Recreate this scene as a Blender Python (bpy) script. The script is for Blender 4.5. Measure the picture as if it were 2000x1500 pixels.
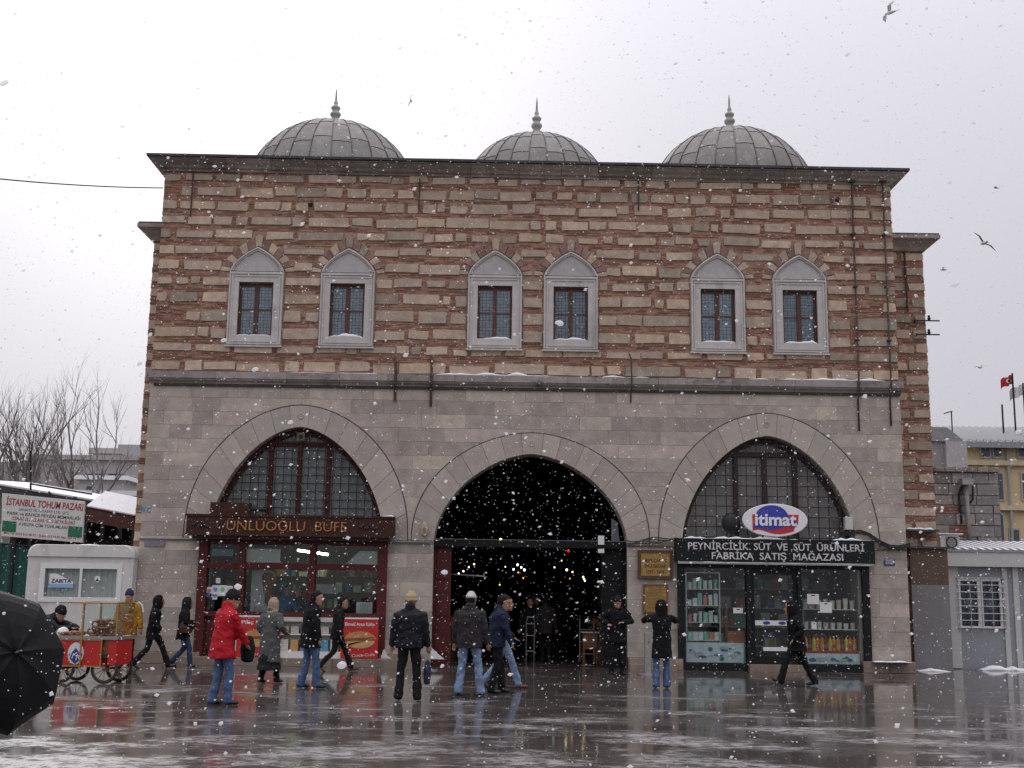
import bpy, math, random
from mathutils import Vector, Matrix, noise
random.seed(7)
rad = math.radians
S = bpy.context.scene
COL = S.collection
for o in list(bpy.data.objects): bpy.data.objects.remove(o)

# ------------------------------------------------------------------ camera
FPX = 2345.0                                   # focal length in pixels of a 2000 px wide picture
CAM = Vector((-.4783, -29.7855, 1.65))
RM = Matrix.Rotation(-.0045, 3, 'Z') @ Matrix.Rotation(.1768, 3, 'X') @ Matrix.Rotation(-.0138, 3, 'Y')
cd = bpy.data.cameras.new('camera'); cam = bpy.data.objects.new('camera', cd); COL.objects.link(cam)
cd.sensor_width = 36; cd.lens = 36 * FPX / 2000; cd.clip_end = 2000; cd.clip_start = .05
ex, ey, ez = RM @ Vector((1, 0, 0)), RM @ Vector((0, 1, 0)), RM @ Vector((0, 0, 1))
m3 = Matrix((ex, ez, -ey)).transposed()
cam.matrix_world = Matrix.Translation(CAM) @ m3.to_4x4()
S.camera = cam
def ray(u, v): return RM @ Vector(((u - 1000) / FPX, 1, (750 - v) / FPX))
def U(u, v, Y=0.0):
    "point where the sight line of a measured picture position meets the plane y = Y"
    d = ray(u, v); t = (Y - CAM.y) / d.y
    p = CAM + d * t
    return p.x, p.z
def PT(u, v, Y):
    x, z = U(u, v, Y); return Vector((x, Y, z))

# ------------------------------------------------------------------ light
SUN_DIR = ray(430, 20).normalized()            # the bright patch in the cloud
sun_el = math.asin(SUN_DIR.z); sun_az = math.atan2(SUN_DIR.x, SUN_DIR.y)
W = bpy.data.worlds.new('World'); S.world = W; W.use_nodes = True
nt = W.node_tree; nt.nodes.clear()
def N(t, ty, **kw):
    n = t.nodes.new(ty)
    for k, v in kw.items(): setattr(n, k, v)
    return n
sky = N(nt, 'ShaderNodeTexSky', sky_type='NISHITA', sun_disc=False)
sky.sun_elevation = sun_el; sky.sun_rotation = sun_az; sky.dust_density = 8; sky.air_density = 1.5; sky.ozone_density = 1
SKY_K, SKY_GREY, SKY_GRAD, SKY_GLOW = .006, .545, 2.9, .46
tc = N(nt, 'ShaderNodeTexCoord')
nrm = N(nt, 'ShaderNodeVectorMath', operation='NORMALIZE'); nt.links.new(tc.outputs['Generated'], nrm.inputs[0])
sep = N(nt, 'ShaderNodeSeparateXYZ'); nt.links.new(nrm.outputs[0], sep.inputs[0])
def MA(t, op, a, b=None, c=None, clamp=False):
    n = N(t, 'ShaderNodeMath', operation=op, use_clamp=clamp)
    for i, q in enumerate((a, b, c)):
        if q is None: continue
        if isinstance(q, (int, float)): n.inputs[i].default_value = q
        else: t.links.new(q, n.inputs[i])
    return n.outputs[0]
zz = MA(nt, 'MAXIMUM', sep.outputs['Z'], 0.0)
grad = MA(nt, 'ADD', MA(nt, 'MULTIPLY_ADD', zz, .10, 1.0), MA(nt, 'MULTIPLY', MA(nt, 'POWER', zz, 2.6), SKY_GRAD))   # overcast sky: brighter towards the zenith
dt = N(nt, 'ShaderNodeVectorMath', operation='DOT_PRODUCT'); nt.links.new(nrm.outputs[0], dt.inputs[0]); dt.inputs[1].default_value = SUN_DIR
gl = MA(nt, 'POWER', MA(nt, 'MAXIMUM', dt.outputs['Value'], 0.0), 75.0)
cl = N(nt, 'ShaderNodeTexNoise'); cl.inputs['Scale'].default_value = 2.2; cl.inputs['Detail'].default_value = 3
nt.links.new(nrm.outputs[0], cl.inputs['Vector'])
cloud = MA(nt, 'MULTIPLY_ADD', cl.outputs['Fac'], .10, .95)
br = MA(nt, 'MULTIPLY', MA(nt, 'MULTIPLY_ADD', gl, SKY_GLOW, grad), cloud)
grey = N(nt, 'ShaderNodeVectorMath', operation='SCALE'); grey.inputs[0].default_value = (SKY_GREY * .985, SKY_GREY * .965, SKY_GREY * 1.06)
nt.links.new(br, grey.inputs['Scale'])
hs = N(nt, 'ShaderNodeHueSaturation'); hs.inputs['Saturation'].default_value = .15; nt.links.new(sky.outputs[0], hs.inputs['Color'])
sk = N(nt, 'ShaderNodeVectorMath', operation='SCALE'); sk.inputs['Scale'].default_value = SKY_K; nt.links.new(hs.outputs[0], sk.inputs[0])
ad = N(nt, 'ShaderNodeVectorMath', operation='ADD'); nt.links.new(grey.outputs[0], ad.inputs[0]); nt.links.new(sk.outputs[0], ad.inputs[1])
bg = N(nt, 'ShaderNodeBackground'); bg.inputs['Strength'].default_value = 1.0
nt.links.new(ad.outputs[0], bg.inputs['Color'])
wo = N(nt, 'ShaderNodeOutputWorld'); nt.links.new(bg.outputs[0], wo.inputs[0])
sl = bpy.data.lights.new('sun', 'SUN'); sl.energy = .6; sl.angle = rad(25); sl.color = (1, .97, .93)
so = bpy.data.objects.new('sun', sl); COL.objects.link(so)
so.rotation_euler = SUN_DIR.to_track_quat('Z', 'Y').to_euler(); so.location = (0, 0, 40)
S.view_settings.view_transform = 'Standard'; S.view_settings.look = 'None'; S.view_settings.gamma = 1
S.view_settings.exposure = 0.0
S.cycles.use_denoising = True
S.cycles.max_bounces = 6; S.cycles.transparent_max_bounces = 12; S.cycles.glossy_bounces = 4; S.cycles.diffuse_bounces = 3
S.cycles.caustics_reflective = False; S.cycles.caustics_refractive = False

# ------------------------------------------------------------------ materials
MATS = {}
def srgb(r, g, b):
    f = lambda c: (c / 255 / 12.92) if c < 10 else ((c / 255 + .055) / 1.055) ** 2.4
    return (f(r), f(g), f(b))
def M(name, col, rough=.8, var=.15, scale=6, bump=.15, bscale=40, metal=0.0, rand=0.0, tints=None, spec=.5, coord='Object', stain=None, island=0.0):
    if name in MATS: return MATS[name]
    m = bpy.data.materials.new(name); m.use_nodes = True; t = m.node_tree
    bs = t.nodes['Principled BSDF']; L = t.links.new
    tc = N(t, 'ShaderNodeTexCoord'); oi = N(t, 'ShaderNodeObjectInfo')
    vec = tc.outputs[coord]
    if tints or rand:
        off = N(t, 'ShaderNodeVectorMath', operation='SCALE'); off.inputs[0].default_value = (37, 53, 71); L(oi.outputs['Random'], off.inputs['Scale'])
        av = N(t, 'ShaderNodeVectorMath', operation='ADD'); L(vec, av.inputs[0]); L(off.outputs[0], av.inputs[1]); vec2 = av.outputs[0]
    else: vec2 = vec
    n1 = N(t, 'ShaderNodeTexNoise'); n1.inputs['Scale'].default_value = scale; n1.inputs['Detail'].default_value = 6; n1.inputs['Roughness'].default_value = .62
    L(vec2, n1.inputs['Vector'])
    if tints:
        cr = N(t, 'ShaderNodeValToRGB'); cr.color_ramp.interpolation = 'CONSTANT'
        els = cr.color_ramp.elements
        while len(els) < len(tints): els.new(.5)
        for i, c in enumerate(tints): els[i].position = i / len(tints); els[i].color = (*c, 1)
        L(oi.outputs['Random'], cr.inputs[0]); base = cr.outputs[0]
    else:
        rgb = N(t, 'ShaderNodeRGB'); rgb.outputs[0].default_value = (*col, 1); base = rgb.outputs[0]
    mr = N(t, 'ShaderNodeMapRange'); mr.inputs[1].default_value = .25; mr.inputs[2].default_value = .75
    mr.inputs[3].default_value = 1 - var; mr.inputs[4].default_value = 1 + var; L(n1.outputs['Fac'], mr.inputs[0])
    k = mr.outputs[0]
    if rand:
        wn = N(t, 'ShaderNodeTexWhiteNoise', noise_dimensions='1D'); L(oi.outputs['Random'], wn.inputs['W'])
        k = MA(t, 'MULTIPLY', k, MA(t, 'MULTIPLY_ADD', wn.outputs['Value'], 2 * rand, 1 - rand))
    if island:
        gi = N(t, 'ShaderNodeNewGeometry'); k = MA(t, 'MULTIPLY', k, MA(t, 'MULTIPLY_ADD', gi.outputs['Random Per Island'], 2 * island, 1 - island))
    mx = N(t, 'ShaderNodeVectorMath', operation='SCALE'); L(base, mx.inputs[0]); L(k, mx.inputs['Scale']); cout = mx.outputs[0]
    if stain:      # weathering with a shape of its own: (colour, scale xyz, low, high)
        sc, ss, lo, hi = stain
        mp = N(t, 'ShaderNodeMapping'); mp.inputs['Scale'].default_value = ss; L(tc.outputs[coord], mp.inputs['Vector'])
        n3 = N(t, 'ShaderNodeTexNoise'); n3.inputs['Scale'].default_value = 1; n3.inputs['Detail'].default_value = 7; n3.inputs['Roughness'].default_value = .68; L(mp.outputs[0], n3.inputs['Vector'])
        sr = N(t, 'ShaderNodeMapRange'); sr.inputs[1].default_value = lo; sr.inputs[2].default_value = hi; L(n3.outputs['Fac'], sr.inputs[0])
        mm = N(t, 'ShaderNodeMix', data_type='RGBA'); mm.inputs[7].default_value = (*sc, 1)
        L(sr.outputs[0], mm.inputs[0]); L(cout, mm.inputs[6]); cout = mm.outputs[2]
    L(cout, bs.inputs['Base Color'])
    bs.inputs['Roughness'].default_value = rough; bs.inputs['Metallic'].default_value = metal; bs.inputs['Specular IOR Level'].default_value = spec
    if bump:
        n2 = N(t, 'ShaderNodeTexNoise'); n2.inputs['Scale'].default_value = bscale; n2.inputs['Detail'].default_value = 5; L(vec2, n2.inputs['Vector'])
        b = N(t, 'ShaderNodeBump'); b.inputs['Strength'].default_value = bump; b.inputs['Distance'].default_value = .02
        L(n2.outputs['Fac'], b.inputs['Height']); L(b.outputs[0], bs.inputs['Normal'])
    MATS[name] = m; return m
def EM(name, col, strength):
    if name in MATS: return MATS[name]
    m = bpy.data.materials.new(name); m.use_nodes = True; b = m.node_tree.nodes['Principled BSDF']
    b.inputs['Base Color'].default_value = (*col, 1); b.inputs['Emission Color'].default_value = (*col, 1); b.inputs['Emission Strength'].default_value = strength
    MATS[name] = m; return m
def GLASS(name, tint=(.9, .95, .93), clear=.75, rough=.03, refl=1.0):
    "thin pane: a clear part that lets light through and a mirror part that follows Fresnel"
    if name in MATS: return MATS[name]
    m = bpy.data.materials.new(name); m.use_nodes = True; t = m.node_tree; t.nodes.clear(); L = t.links.new
    tr = N(t, 'ShaderNodeBsdfTransparent'); tr.inputs[0].default_value = (*[c * clear for c in tint], 1)
    gl = N(t, 'ShaderNodeBsdfGlossy'); gl.inputs['Roughness'].default_value = rough
    fr = N(t, 'ShaderNodeFresnel'); fr.inputs[0].default_value = 1.5
    k = MA(t, 'MULTIPLY', fr.outputs[0], refl, clamp=True)
    mx = N(t, 'ShaderNodeMixShader'); L(k, mx.inputs[0]); L(tr.outputs[0], mx.inputs[1]); L(gl.outputs[0], mx.inputs[2])
    o = N(t, 'ShaderNodeOutputMaterial'); L(mx.outputs[0], o.inputs[0]); MATS[name] = m; return m

# ------------------------------------------------------------------ mesh builder
class B:
    def __init__(s): s.v = []; s.f = []; s.m = []; s.cur = 0
    def add(s, vs, fs):
        b = len(s.v); s.v += [tuple(p) for p in vs]; s.f += [tuple(b + i for i in f) for f in fs]; s.m += [s.cur] * len(fs); return s
    def box(s, x0, x1, y0, y1, z0, z1):
        return s.add([(x0, y0, z0), (x1, y0, z0), (x1, y1, z0), (x0, y1, z0), (x0, y0, z1), (x1, y0, z1), (x1, y1, z1), (x0, y1, z1)],
                     [(0, 3, 2, 1), (4, 5, 6, 7), (0, 1, 5, 4), (1, 2, 6, 5), (2, 3, 7, 6), (3, 0, 4, 7)])
    def prism(s, poly, y0, y1, bev=0.0):
        "polygon in x,z (counter-clockwise seen from -y) between front y0 and back y1, front edge bevelled"
        n = len(poly)
        if bev:
            cx = sum(p[0] for p in poly) / n; cz = sum(p[1] for p in poly) / n
            fr = []
            for x, z in poly:
                d = math.hypot(x - cx, z - cz) or 1; k = max(0, 1 - bev * 1.3 / d); fr.append((cx + (x - cx) * k, y0, cz + (z - cz) * k))
            vs = fr + [(x, y0 + bev, z) for x, z in poly] + [(x, y1, z) for x, z in poly]
            fs = [tuple(range(n))] + [(i, n + i, n + (i + 1) % n, (i + 1) % n) for i in range(n)] + [(n + i, 2 * n + i, 2 * n + (i + 1) % n, n + (i + 1) % n) for i in range(n)] + [tuple(range(3 * n - 1, 2 * n - 1, -1))]
        else:
            vs = [(x, y0, z) for x, z in poly] + [(x, y1, z) for x, z in poly]
            fs = [tuple(range(n)), tuple(range(2 * n - 1, n - 1, -1))] + [(i, n + i, n + (i + 1) % n, (i + 1) % n) for i in range(n)]
        return s.add(vs, fs)
    def tube(s, pts, r, n=8, caps=True, flat=1.0):
        pts = [Vector(p) for p in pts]; k = len(pts)
        rs = r if isinstance(r, (list, tuple)) else [r] * k
        vs = []; up = Vector((0, 0, 1))
        prev = None
        for i, p in enumerate(pts):
            t = (pts[min(i + 1, k - 1)] - pts[max(i - 1, 0)]).normalized()
            if prev is None:
                a = t.cross(up)
                if a.length < 1e-3: a = t.cross(Vector((0, 1, 0)))
            else: a = prev - t * prev.dot(t)
            a.normalize(); b = t.cross(a); prev = a
            for j in range(n):
                th = 2 * math.pi * j / n
                vs.append(p + a * (rs[i] * math.cos(th)) + b * (rs[i] * flat * math.sin(th)))
        fs = [(i * n + j, i * n + (j + 1) % n, (i + 1) * n + (j + 1) % n, (i + 1) * n + j) for i in range(k - 1) for j in range(n)]
        if caps: fs += [tuple(range(n - 1, -1, -1)), tuple(range((k - 1) * n, k * n))]
        return s.add(vs, fs)
    def lathe(s, prof, c, n=16, a0=0, a1=2 * math.pi):
        c = Vector(c); full = abs(a1 - a0 - 2 * math.pi) < 1e-6; q = n if full else n + 1
        vs = [(c.x + r * math.cos(a0 + (a1 - a0) * j / n), c.y + r * math.sin(a0 + (a1 - a0) * j / n), c.z + z) for r, z in prof for j in range(q)]
        fs = [(i * q + j, i * q + (j + 1) % q, (i + 1) * q + (j + 1) % q, (i + 1) * q + j) for i in range(len(prof) - 1) for j in range(n)]
        return s.add(vs, fs)
    def ball(s, c, r, n=8, k=5):
        c = Vector(c); r = Vector(r) if not isinstance(r, (int, float)) else Vector((r, r, r))
        vs = [c + Vector((0, 0, -r.z))]
        for i in range(1, k):
            ph = -math.pi / 2 + math.pi * i / k
            for j in range(n):
                th = 2 * math.pi * j / n; vs.append(c + Vector((r.x * math.cos(ph) * math.cos(th), r.y * math.cos(ph) * math.sin(th), r.z * math.sin(ph))))
        vs.append(c + Vector((0, 0, r.z)))
        fs = [(0, 1 + (j + 1) % n, 1 + j) for j in range(n)]
        for i in range(k - 2):
            for j in range(n): fs.append((1 + i * n + j, 1 + i * n + (j + 1) % n, 1 + (i + 1) * n + (j + 1) % n, 1 + (i + 1) * n + j))
        e = len(vs) - 1; b = 1 + (k - 2) * n
        fs += [(b + j, b + (j + 1) % n, e) for j in range(n)]
        return s.add(vs, fs)
    def torus(s, c, R, r, axis='Z', n=16, k=6):
        c = Vector(c); vs = []
        for i in range(n):
            a = 2 * math.pi * i / n
            for j in range(k):
                b = 2 * math.pi * j / k; q = R + r * math.cos(b); p = (q * math.cos(a), q * math.sin(a), r * math.sin(b))
                if axis == 'Y': p = (p[0], p[2], p[1])
                elif axis == 'X': p = (p[2], p[0], p[1])
                vs.append(c + Vector(p))
        fs = [(i * k + j, ((i + 1) % n) * k + j, ((i + 1) % n) * k + (j + 1) % k, i * k + (j + 1) % k) for i in range(n) for j in range(k)]
        return s.add(vs, fs)
    def xf(s, mat, start=0):
        for i in range(start, len(s.v)): s.v[i] = tuple(mat @ Vector(s.v[i]))
        return s
    def build(s, name, mat, parent=None, smooth=False, local=False):
        me = bpy.data.meshes.new(name)
        o = Vector((0, 0, 0)) if (local or parent is None) else ORG.get(parent, Vector((0, 0, 0)))
        me.from_pydata([(x - o.x, y - o.y, z - o.z) for x, y, z in s.v], [], s.f)
        ms = mat if isinstance(mat, (list, tuple)) else [mat]
        for q in ms: me.materials.append(q)
        if len(ms) > 1: me.polygons.foreach_set('material_index', s.m)
        if smooth: me.polygons.foreach_set('use_smooth', [True] * len(me.polygons))
        me.update()
        ob = bpy.data.objects.new(name, me); COL.objects.link(ob)
        if parent: ob.parent = parent; ORG[ob] = o
        return ob
ORG = {}
def tag(o, label, cat=None, group=None, kind=None):
    if label: o['label'] = label
    if cat: o['category'] = cat
    if group: o['group'] = group
    if kind: o['kind'] = kind
    return o
def thing(name, label, cat, loc=(0, 0, 0), rz=0.0, group=None):
    o = bpy.data.objects.new(name, None); COL.objects.link(o); o.empty_display_size = .2
    o.location = loc; o.rotation_euler = (0, 0, rz); ORG[o] = Vector(loc)
    return tag(o, label, cat, group)
def dup(root, loc=None, rz=None, label=None):
    r = root.copy(); COL.objects.link(r)
    if loc is not None: r.location = loc
    if rz is not None: r.rotation_euler = (0, 0, rz)
    if label: r['label'] = label
    for ch in list(root.children):
        c = ch.copy(); COL.objects.link(c); c.parent = r
        for g in list(ch.children):
            d = g.copy(); COL.objects.link(d); d.parent = c
    return r
def text(name, s, x, y, z, h, mat, parent, width=None, depth=.012, rz=0.0, tilt=0.0, bold=.0, align='CENTER'):
    "letters standing in the x,z plane, facing -y, centred on x, baseline z, cap height h"
    cu = bpy.data.curves.new(name, 'FONT'); cu.body = s; cu.align_x = align; cu.extrude = depth / 2; cu.offset = bold; cu.resolution_u = 3
    cu.size = 1.0
    tmp = bpy.data.objects.new('tmp', cu); COL.objects.link(tmp)
    dg = bpy.context.evaluated_depsgraph_get(); me = bpy.data.meshes.new_from_object(tmp.evaluated_get(dg))
    bpy.data.objects.remove(tmp)
    xs = [v.co.x for v in me.vertices]; w = max(xs) - min(xs); cx = (max(xs) + min(xs)) / 2 if align == 'CENTER' else min(xs)
    ky = h / .69; kx = width / w if width else ky
    R = Matrix.Translation((x, y, z)) @ Matrix.Rotation(rz, 4, 'Z') @ Matrix.Rotation(tilt, 4, 'Y')
    o = ORG.get(parent, Vector((0, 0, 0)))
    for v in me.vertices: v.co = R @ Vector(((v.co.x - cx) * kx, -v.co.z, v.co.y * ky)) - o
    me.materials.clear(); me.materials.append(mat); me.name = name
    ob = bpy.data.objects.new(name, me); COL.objects.link(ob); ob.parent = parent; ORG[ob] = o
    return ob
def snow_strip(b, x0, x1, y0, y1, z, h, seed=0, n=None):
    "an uneven ridge of settled snow along x"
    n = n or max(4, int((x1 - x0) / .07)); vs = []
    for i in range(n + 1):
        x = x0 + (x1 - x0) * i / n
        e = min(1, 6 * min(i, n - i) / n + .15)
        q = h * e * max(.12, .75 + 1.3 * noise.noise((x * 2.1, seed, 0)) + .5 * noise.noise((x * 7, seed, 3)))
        w = (y1 - y0); yy = y0 + w * .1 * noise.noise((x * 3, seed, 9))
        vs += [(x, yy, z), (x, yy + w * .15, z + q * .75), (x, yy + w * .5, z + q), (x, y1, z + q * .7), (x, y1, z)]
    fs = []
    for i in range(n):
        a = i * 5; c = a + 5
        for j in range(4): fs.append((a + j, c + j, c + j + 1, a + j + 1))
        fs.append((a + 4, c + 4, c, a))
    fs += [(4, 3, 2, 1, 0), tuple(n * 5 + j for j in range(5))]
    return b.add(vs, fs)
# ------------------------------------------------------------------ ground
SNOW = M('snow', (.86, .87, .9), .65, var=.05, bump=.4, bscale=30)
def ground_material():
    m = bpy.data.materials.new('wet_paving'); m.use_nodes = True; t = m.node_tree; L = t.links.new
    bs = t.nodes['Principled BSDF']
    geo = N(t, 'ShaderNodeNewGeometry')
    def nz(scale, detail, sx=1, sy=1, off=0, rough=.6):
        mp = N(t, 'ShaderNodeMapping'); mp.inputs['Scale'].default_value = (sx, sy, 1); mp.inputs['Location'].default_value = (off, off * .7, 0); L(geo.outputs['Position'], mp.inputs['Vector'])
        n = N(t, 'ShaderNodeTexNoise'); n.inputs['Scale'].default_value = scale; n.inputs['Detail'].default_value = detail; n.inputs['Roughness'].default_value = rough; L(mp.outputs[0], n.inputs['Vector']); return n.outputs['Fac']
    def mr(x, a, b, c=0.0, d=1.0):
        n = N(t, 'ShaderNodeMapRange', interpolation_type='SMOOTHSTEP'); n.inputs[1].default_value = a; n.inputs[2].default_value = b; n.inputs[3].default_value = c; n.inputs[4].default_value = d; L(x, n.inputs[0]); return n.outputs[0]
    big = nz(.32, 4, .75, 1.1, 3); mid = nz(1.3, 5, .6, 1.6, 11); fine = nz(14, 6, 1, 1, 5); streak = nz(.8, 8, .8, 1.25, 23, .70)
    puddle = mr(MA(t, 'MULTIPLY_ADD', mid, .25, MA(t, 'MULTIPLY', big, .9)), .46, .56)        # 1 = standing water
    # thin slush, thicker towards the open square, broken into streaks by feet and wheels
    sp = N(t, 'ShaderNodeSeparateXYZ'); L(geo.outputs['Position'], sp.inputs[0])
    away = N(t, 'ShaderNodeMapRange'); away.inputs[1].default_value = -6; away.inputs[2].default_value = -20; away.inputs[3].default_value = 0; away.inputs[4].default_value = .16; L(sp.outputs['Y'], away.inputs[0])
    s0 = MA(t, 'ADD', streak, away.outputs[0])
    sl = mr(MA(t, 'MULTIPLY_ADD', nz(.5, 3, .6, 1.2, 41), .32, s0), .70, .91)
    sl = MA(t, 'MULTIPLY', sl, mr(nz(6, 7, .9, 1.3, 57, .75), .36, .60))
    # stone slabs of uneven tone
    br = N(t, 'ShaderNodeTexBrick'); br.inputs['Scale'].default_value = 1; br.inputs['Brick Width'].default_value = 1.1; br.inputs['Row Height'].default_value = .55; br.inputs['Mortar Size'].default_value = .008
    br.inputs['Color1'].default_value = (.078, .066, .058, 1); br.inputs['Color2'].default_value = (.100, .086, .076, 1); br.inputs['Mortar'].default_value = (.05, .044, .038, 1)
    L(geo.outputs['Position'], br.inputs['Vector'])
    tone = N(t, 'ShaderNodeVectorMath', operation='SCALE'); L(br.outputs['Color'], tone.inputs[0]); L(mr(fine, .3, .7, .75, 1.25), tone.inputs['Scale'])
    mx = N(t, 'ShaderNodeMix', data_type='RGBA'); mx.inputs[7].default_value = (.36, .34, .335, 1); L(sl, mx.inputs[0]); L(tone.outputs[0], mx.inputs[6])
    L(mx.outputs[2], bs.inputs['Base Color'])
    r0 = mr(puddle, 0, 1, .15, .035)
    r1 = MA(t, 'MULTIPLY_ADD', fine, .06, r0)
    rr = N(t, 'ShaderNodeMix', data_type='FLOAT'); L(sl, rr.inputs[0]); L(r1, rr.inputs[2]); rr.inputs[3].default_value = .55
    L(rr.outputs[0], bs.inputs['Roughness'])
    bs.inputs['IOR'].default_value = 1.36; bs.inputs['Specular IOR Level'].default_value = .5
    h = MA(t, 'ADD', MA(t, 'MULTIPLY', fine, MA(t, 'MULTIPLY_ADD', puddle, -.5, .55)), MA(t, 'MULTIPLY', sl, .6))
    b = N(t, 'ShaderNodeBump'); b.inputs['Strength'].default_value = .08; b.inputs['Distance'].default_value = .010; L(h, b.inputs['Height']); L(b.outputs[0], bs.inputs['Normal'])
    return m
tag(B().add([(-500, -120, 0), (500, -120, 0), (500, 800, 0), (-500, 800, 0)], [(0, 1, 2, 3)]).build('ground', ground_material()), 'wet stone paving with puddles and thin slush', None, None, 'structure')

# ------------------------------------------------------------------ market hall
RUBBLE = M('limestone', (0.350, 0.296, 0.229), .85, var=.26, scale=5, bump=.45, bscale=26, rand=.13,
           tints=[(0.486, 0.380, 0.282), (0.437, 0.348, 0.266), (0.515, 0.403, 0.289), (0.408, 0.332, 0.254), (0.494, 0.376, 0.270), (0.387, 0.322, 0.245), (0.465, 0.367, 0.273), (0.320, 0.269, 0.200), (0.486, 0.384, 0.295), (0.447, 0.345, 0.245)],
           stain=((0.155, 0.131, 0.095), (.9, .9, 1.6), .58, .80))
BRICKM = M('old_brick', (.285, .148, .100), .9, var=.4, scale=7, bump=.6, bscale=30, island=.4, stain=((.24, .20, .17), (2.2, 2.2, 5), .60, .72))
MORTAR = M('brick_mortar', (.33, .21, .155), .95, var=.4, scale=9, bump=.6, bscale=22)
ASHLAR = M('ashlar', (0.281, 0.252, 0.225), .8, var=.24, scale=3.2, bump=.35, bscale=22, rand=.14,
           tints=[(0.413, 0.357, 0.304), (0.421, 0.359, 0.313), (0.390, 0.344, 0.292), (0.446, 0.384, 0.320), (0.408, 0.348, 0.304), (0.366, 0.325, 0.280), (0.426, 0.376, 0.316), (0.404, 0.347, 0.299), (0.470, 0.408, 0.335)],
           stain=((0.226, 0.195, 0.165), (0.515, 0.504, 0.191), .54, .86))
VOUSS = M('voussoir_stone', (0.282, 0.253, 0.231), .8, var=.14, scale=3, bump=.2, bscale=34, rand=.08,
          tints=[(0.415, 0.362, 0.313), (0.397, 0.353, 0.306), (0.428, 0.375, 0.322), (0.384, 0.340, 0.295), (0.442, 0.388, 0.330), (0.406, 0.353, 0.310)], stain=((0.219, 0.197, 0.170), (0.795, 0.785, 0.413), .58, .82))
MARBLE = M('grey_marble', (.50, .47, .44), .6, var=.12, scale=4, bump=.1, bscale=40, rand=.05, stain=((.20, .19, .185), (2.4, 2.4, .8), .56, .8))
JOINT = M('joint', (.36, .318, .285), .95, var=.2)
LEAD = M('lead_sheet', (.20, .187, .168), .55, var=.22, scale=3, bump=.25, bscale=9, metal=.25, rand=.10, stain=((.28, .262, .24), (1.6, 1.6, 1.0), .56, .76))
DARKLEAD = M('dark_lead', (.055, .058, .068), .6, var=.3, scale=3, bump=.2, bscale=9)
CORN = M('cornice_stone', (.28, .245, .21), .85, var=.3, scale=3, bump=.4, bscale=24, rand=.22, stain=((.10, .09, .078), (1.2, 1.2, 2.2), .53, .76))
IRON = M('dark_iron', (.018, .018, .02), .55, var=.3, metal=.3)
RUST = M('rusty_iron', (.065, .042, .034), .8, var=.4, scale=14)
REDWOOD = M('red_brown_timber', (.085, .018, .016), .6, var=.22, scale=5, bump=.1, bscale=50, spec=.22)
BROWNWOOD = M('brown_timber', (.052, .022, .014), .65, var=.3, scale=5, bump=.12, bscale=50, spec=.2)
OAK = M('orange_brown_timber', (.17, .062, .028), .6, var=.25, scale=9)
DARKROOM = M('painted_shade_interior', (.020, .018, .016), .95, var=.3, spec=.04)  # near-black colour stands in for the shade deep indoors
WINGLASS = GLASS('window_glass', (.92, .97, 1.0), 1.0, .05, 1.2)
LUNGLASS = M('grey_green_lunette_glass', (.15, .17, .165), .16, var=.3, scale=2.5, bump=.05, bscale=7)  # opaque grey-green pane colour, mottled
LUNGLASS2 = M('pale_lunette_glass', (.20, .19, .175), .2, var=.2, scale=1.5, bump=.05, bscale=7)  # opaque pale grey-beige in place of clear glass

HW = 9.44
hall = thing('market_hall', 'old market hall of banded brick and stone with three domes and three arches', 'building', (0, 4, 0))
P1, Q1 = 1.7, .56
PO, QO = 1.8, .46                               # the outer line of the ring is fuller than the inner one
def az(dx, a, h, P=None, Q=None):
    t = min(1, abs(dx) / a); return h * max(0, 1 - t ** (P or P1)) ** (Q or Q1)
def ax(z, a, h, P=None, Q=None):
    if z >= h: return 0.0
    return a * (1 - max(0, z / h) ** (1 / (Q or Q1))) ** (1 / (P or P1))
SPR = 3.02
ARCH = [dict(c=-5.62, ai=2.15, hi=2.78, ao=2.75, ho=3.33), dict(c=.165, ai=2.38, hi=2.18, ao=2.93, ho=2.71), dict(c=6.05, ai=2.15, hi=2.72, ao=2.72, ho=3.29)]

# lower wall core, cut by the three arches
b = B()
xs = [-HW + .02]
for A in ARCH:
    xs += [A['c'] + (A['ai'] + .06) * math.sin(math.pi / 2 * i / 12) for i in range(-12, 13)]
xs.append(HW - .02)
def core_z(x):
    for A in ARCH:
        if abs(x - A['c']) <= A['ai'] + .0601: return SPR + az(x - A['c'], A['ai'] + .06, A['hi'] + .05)
    return 0
for i in range(len(xs) - 1):
    x0, x1 = xs[i], xs[i + 1]; mid = (x0 + x1) / 2
    inside = any(abs(mid - A['c']) < A['ai'] + .06 for A in ARCH)
    z0, z1 = (core_z(x0), core_z(x1)) if inside else (0, 0)
    b.prism([(x0, z0), (x1, z1), (x1, 6.95), (x0, 6.95)], .03, .85)
lower = b.build('lower_wall', JOINT, hall)
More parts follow.
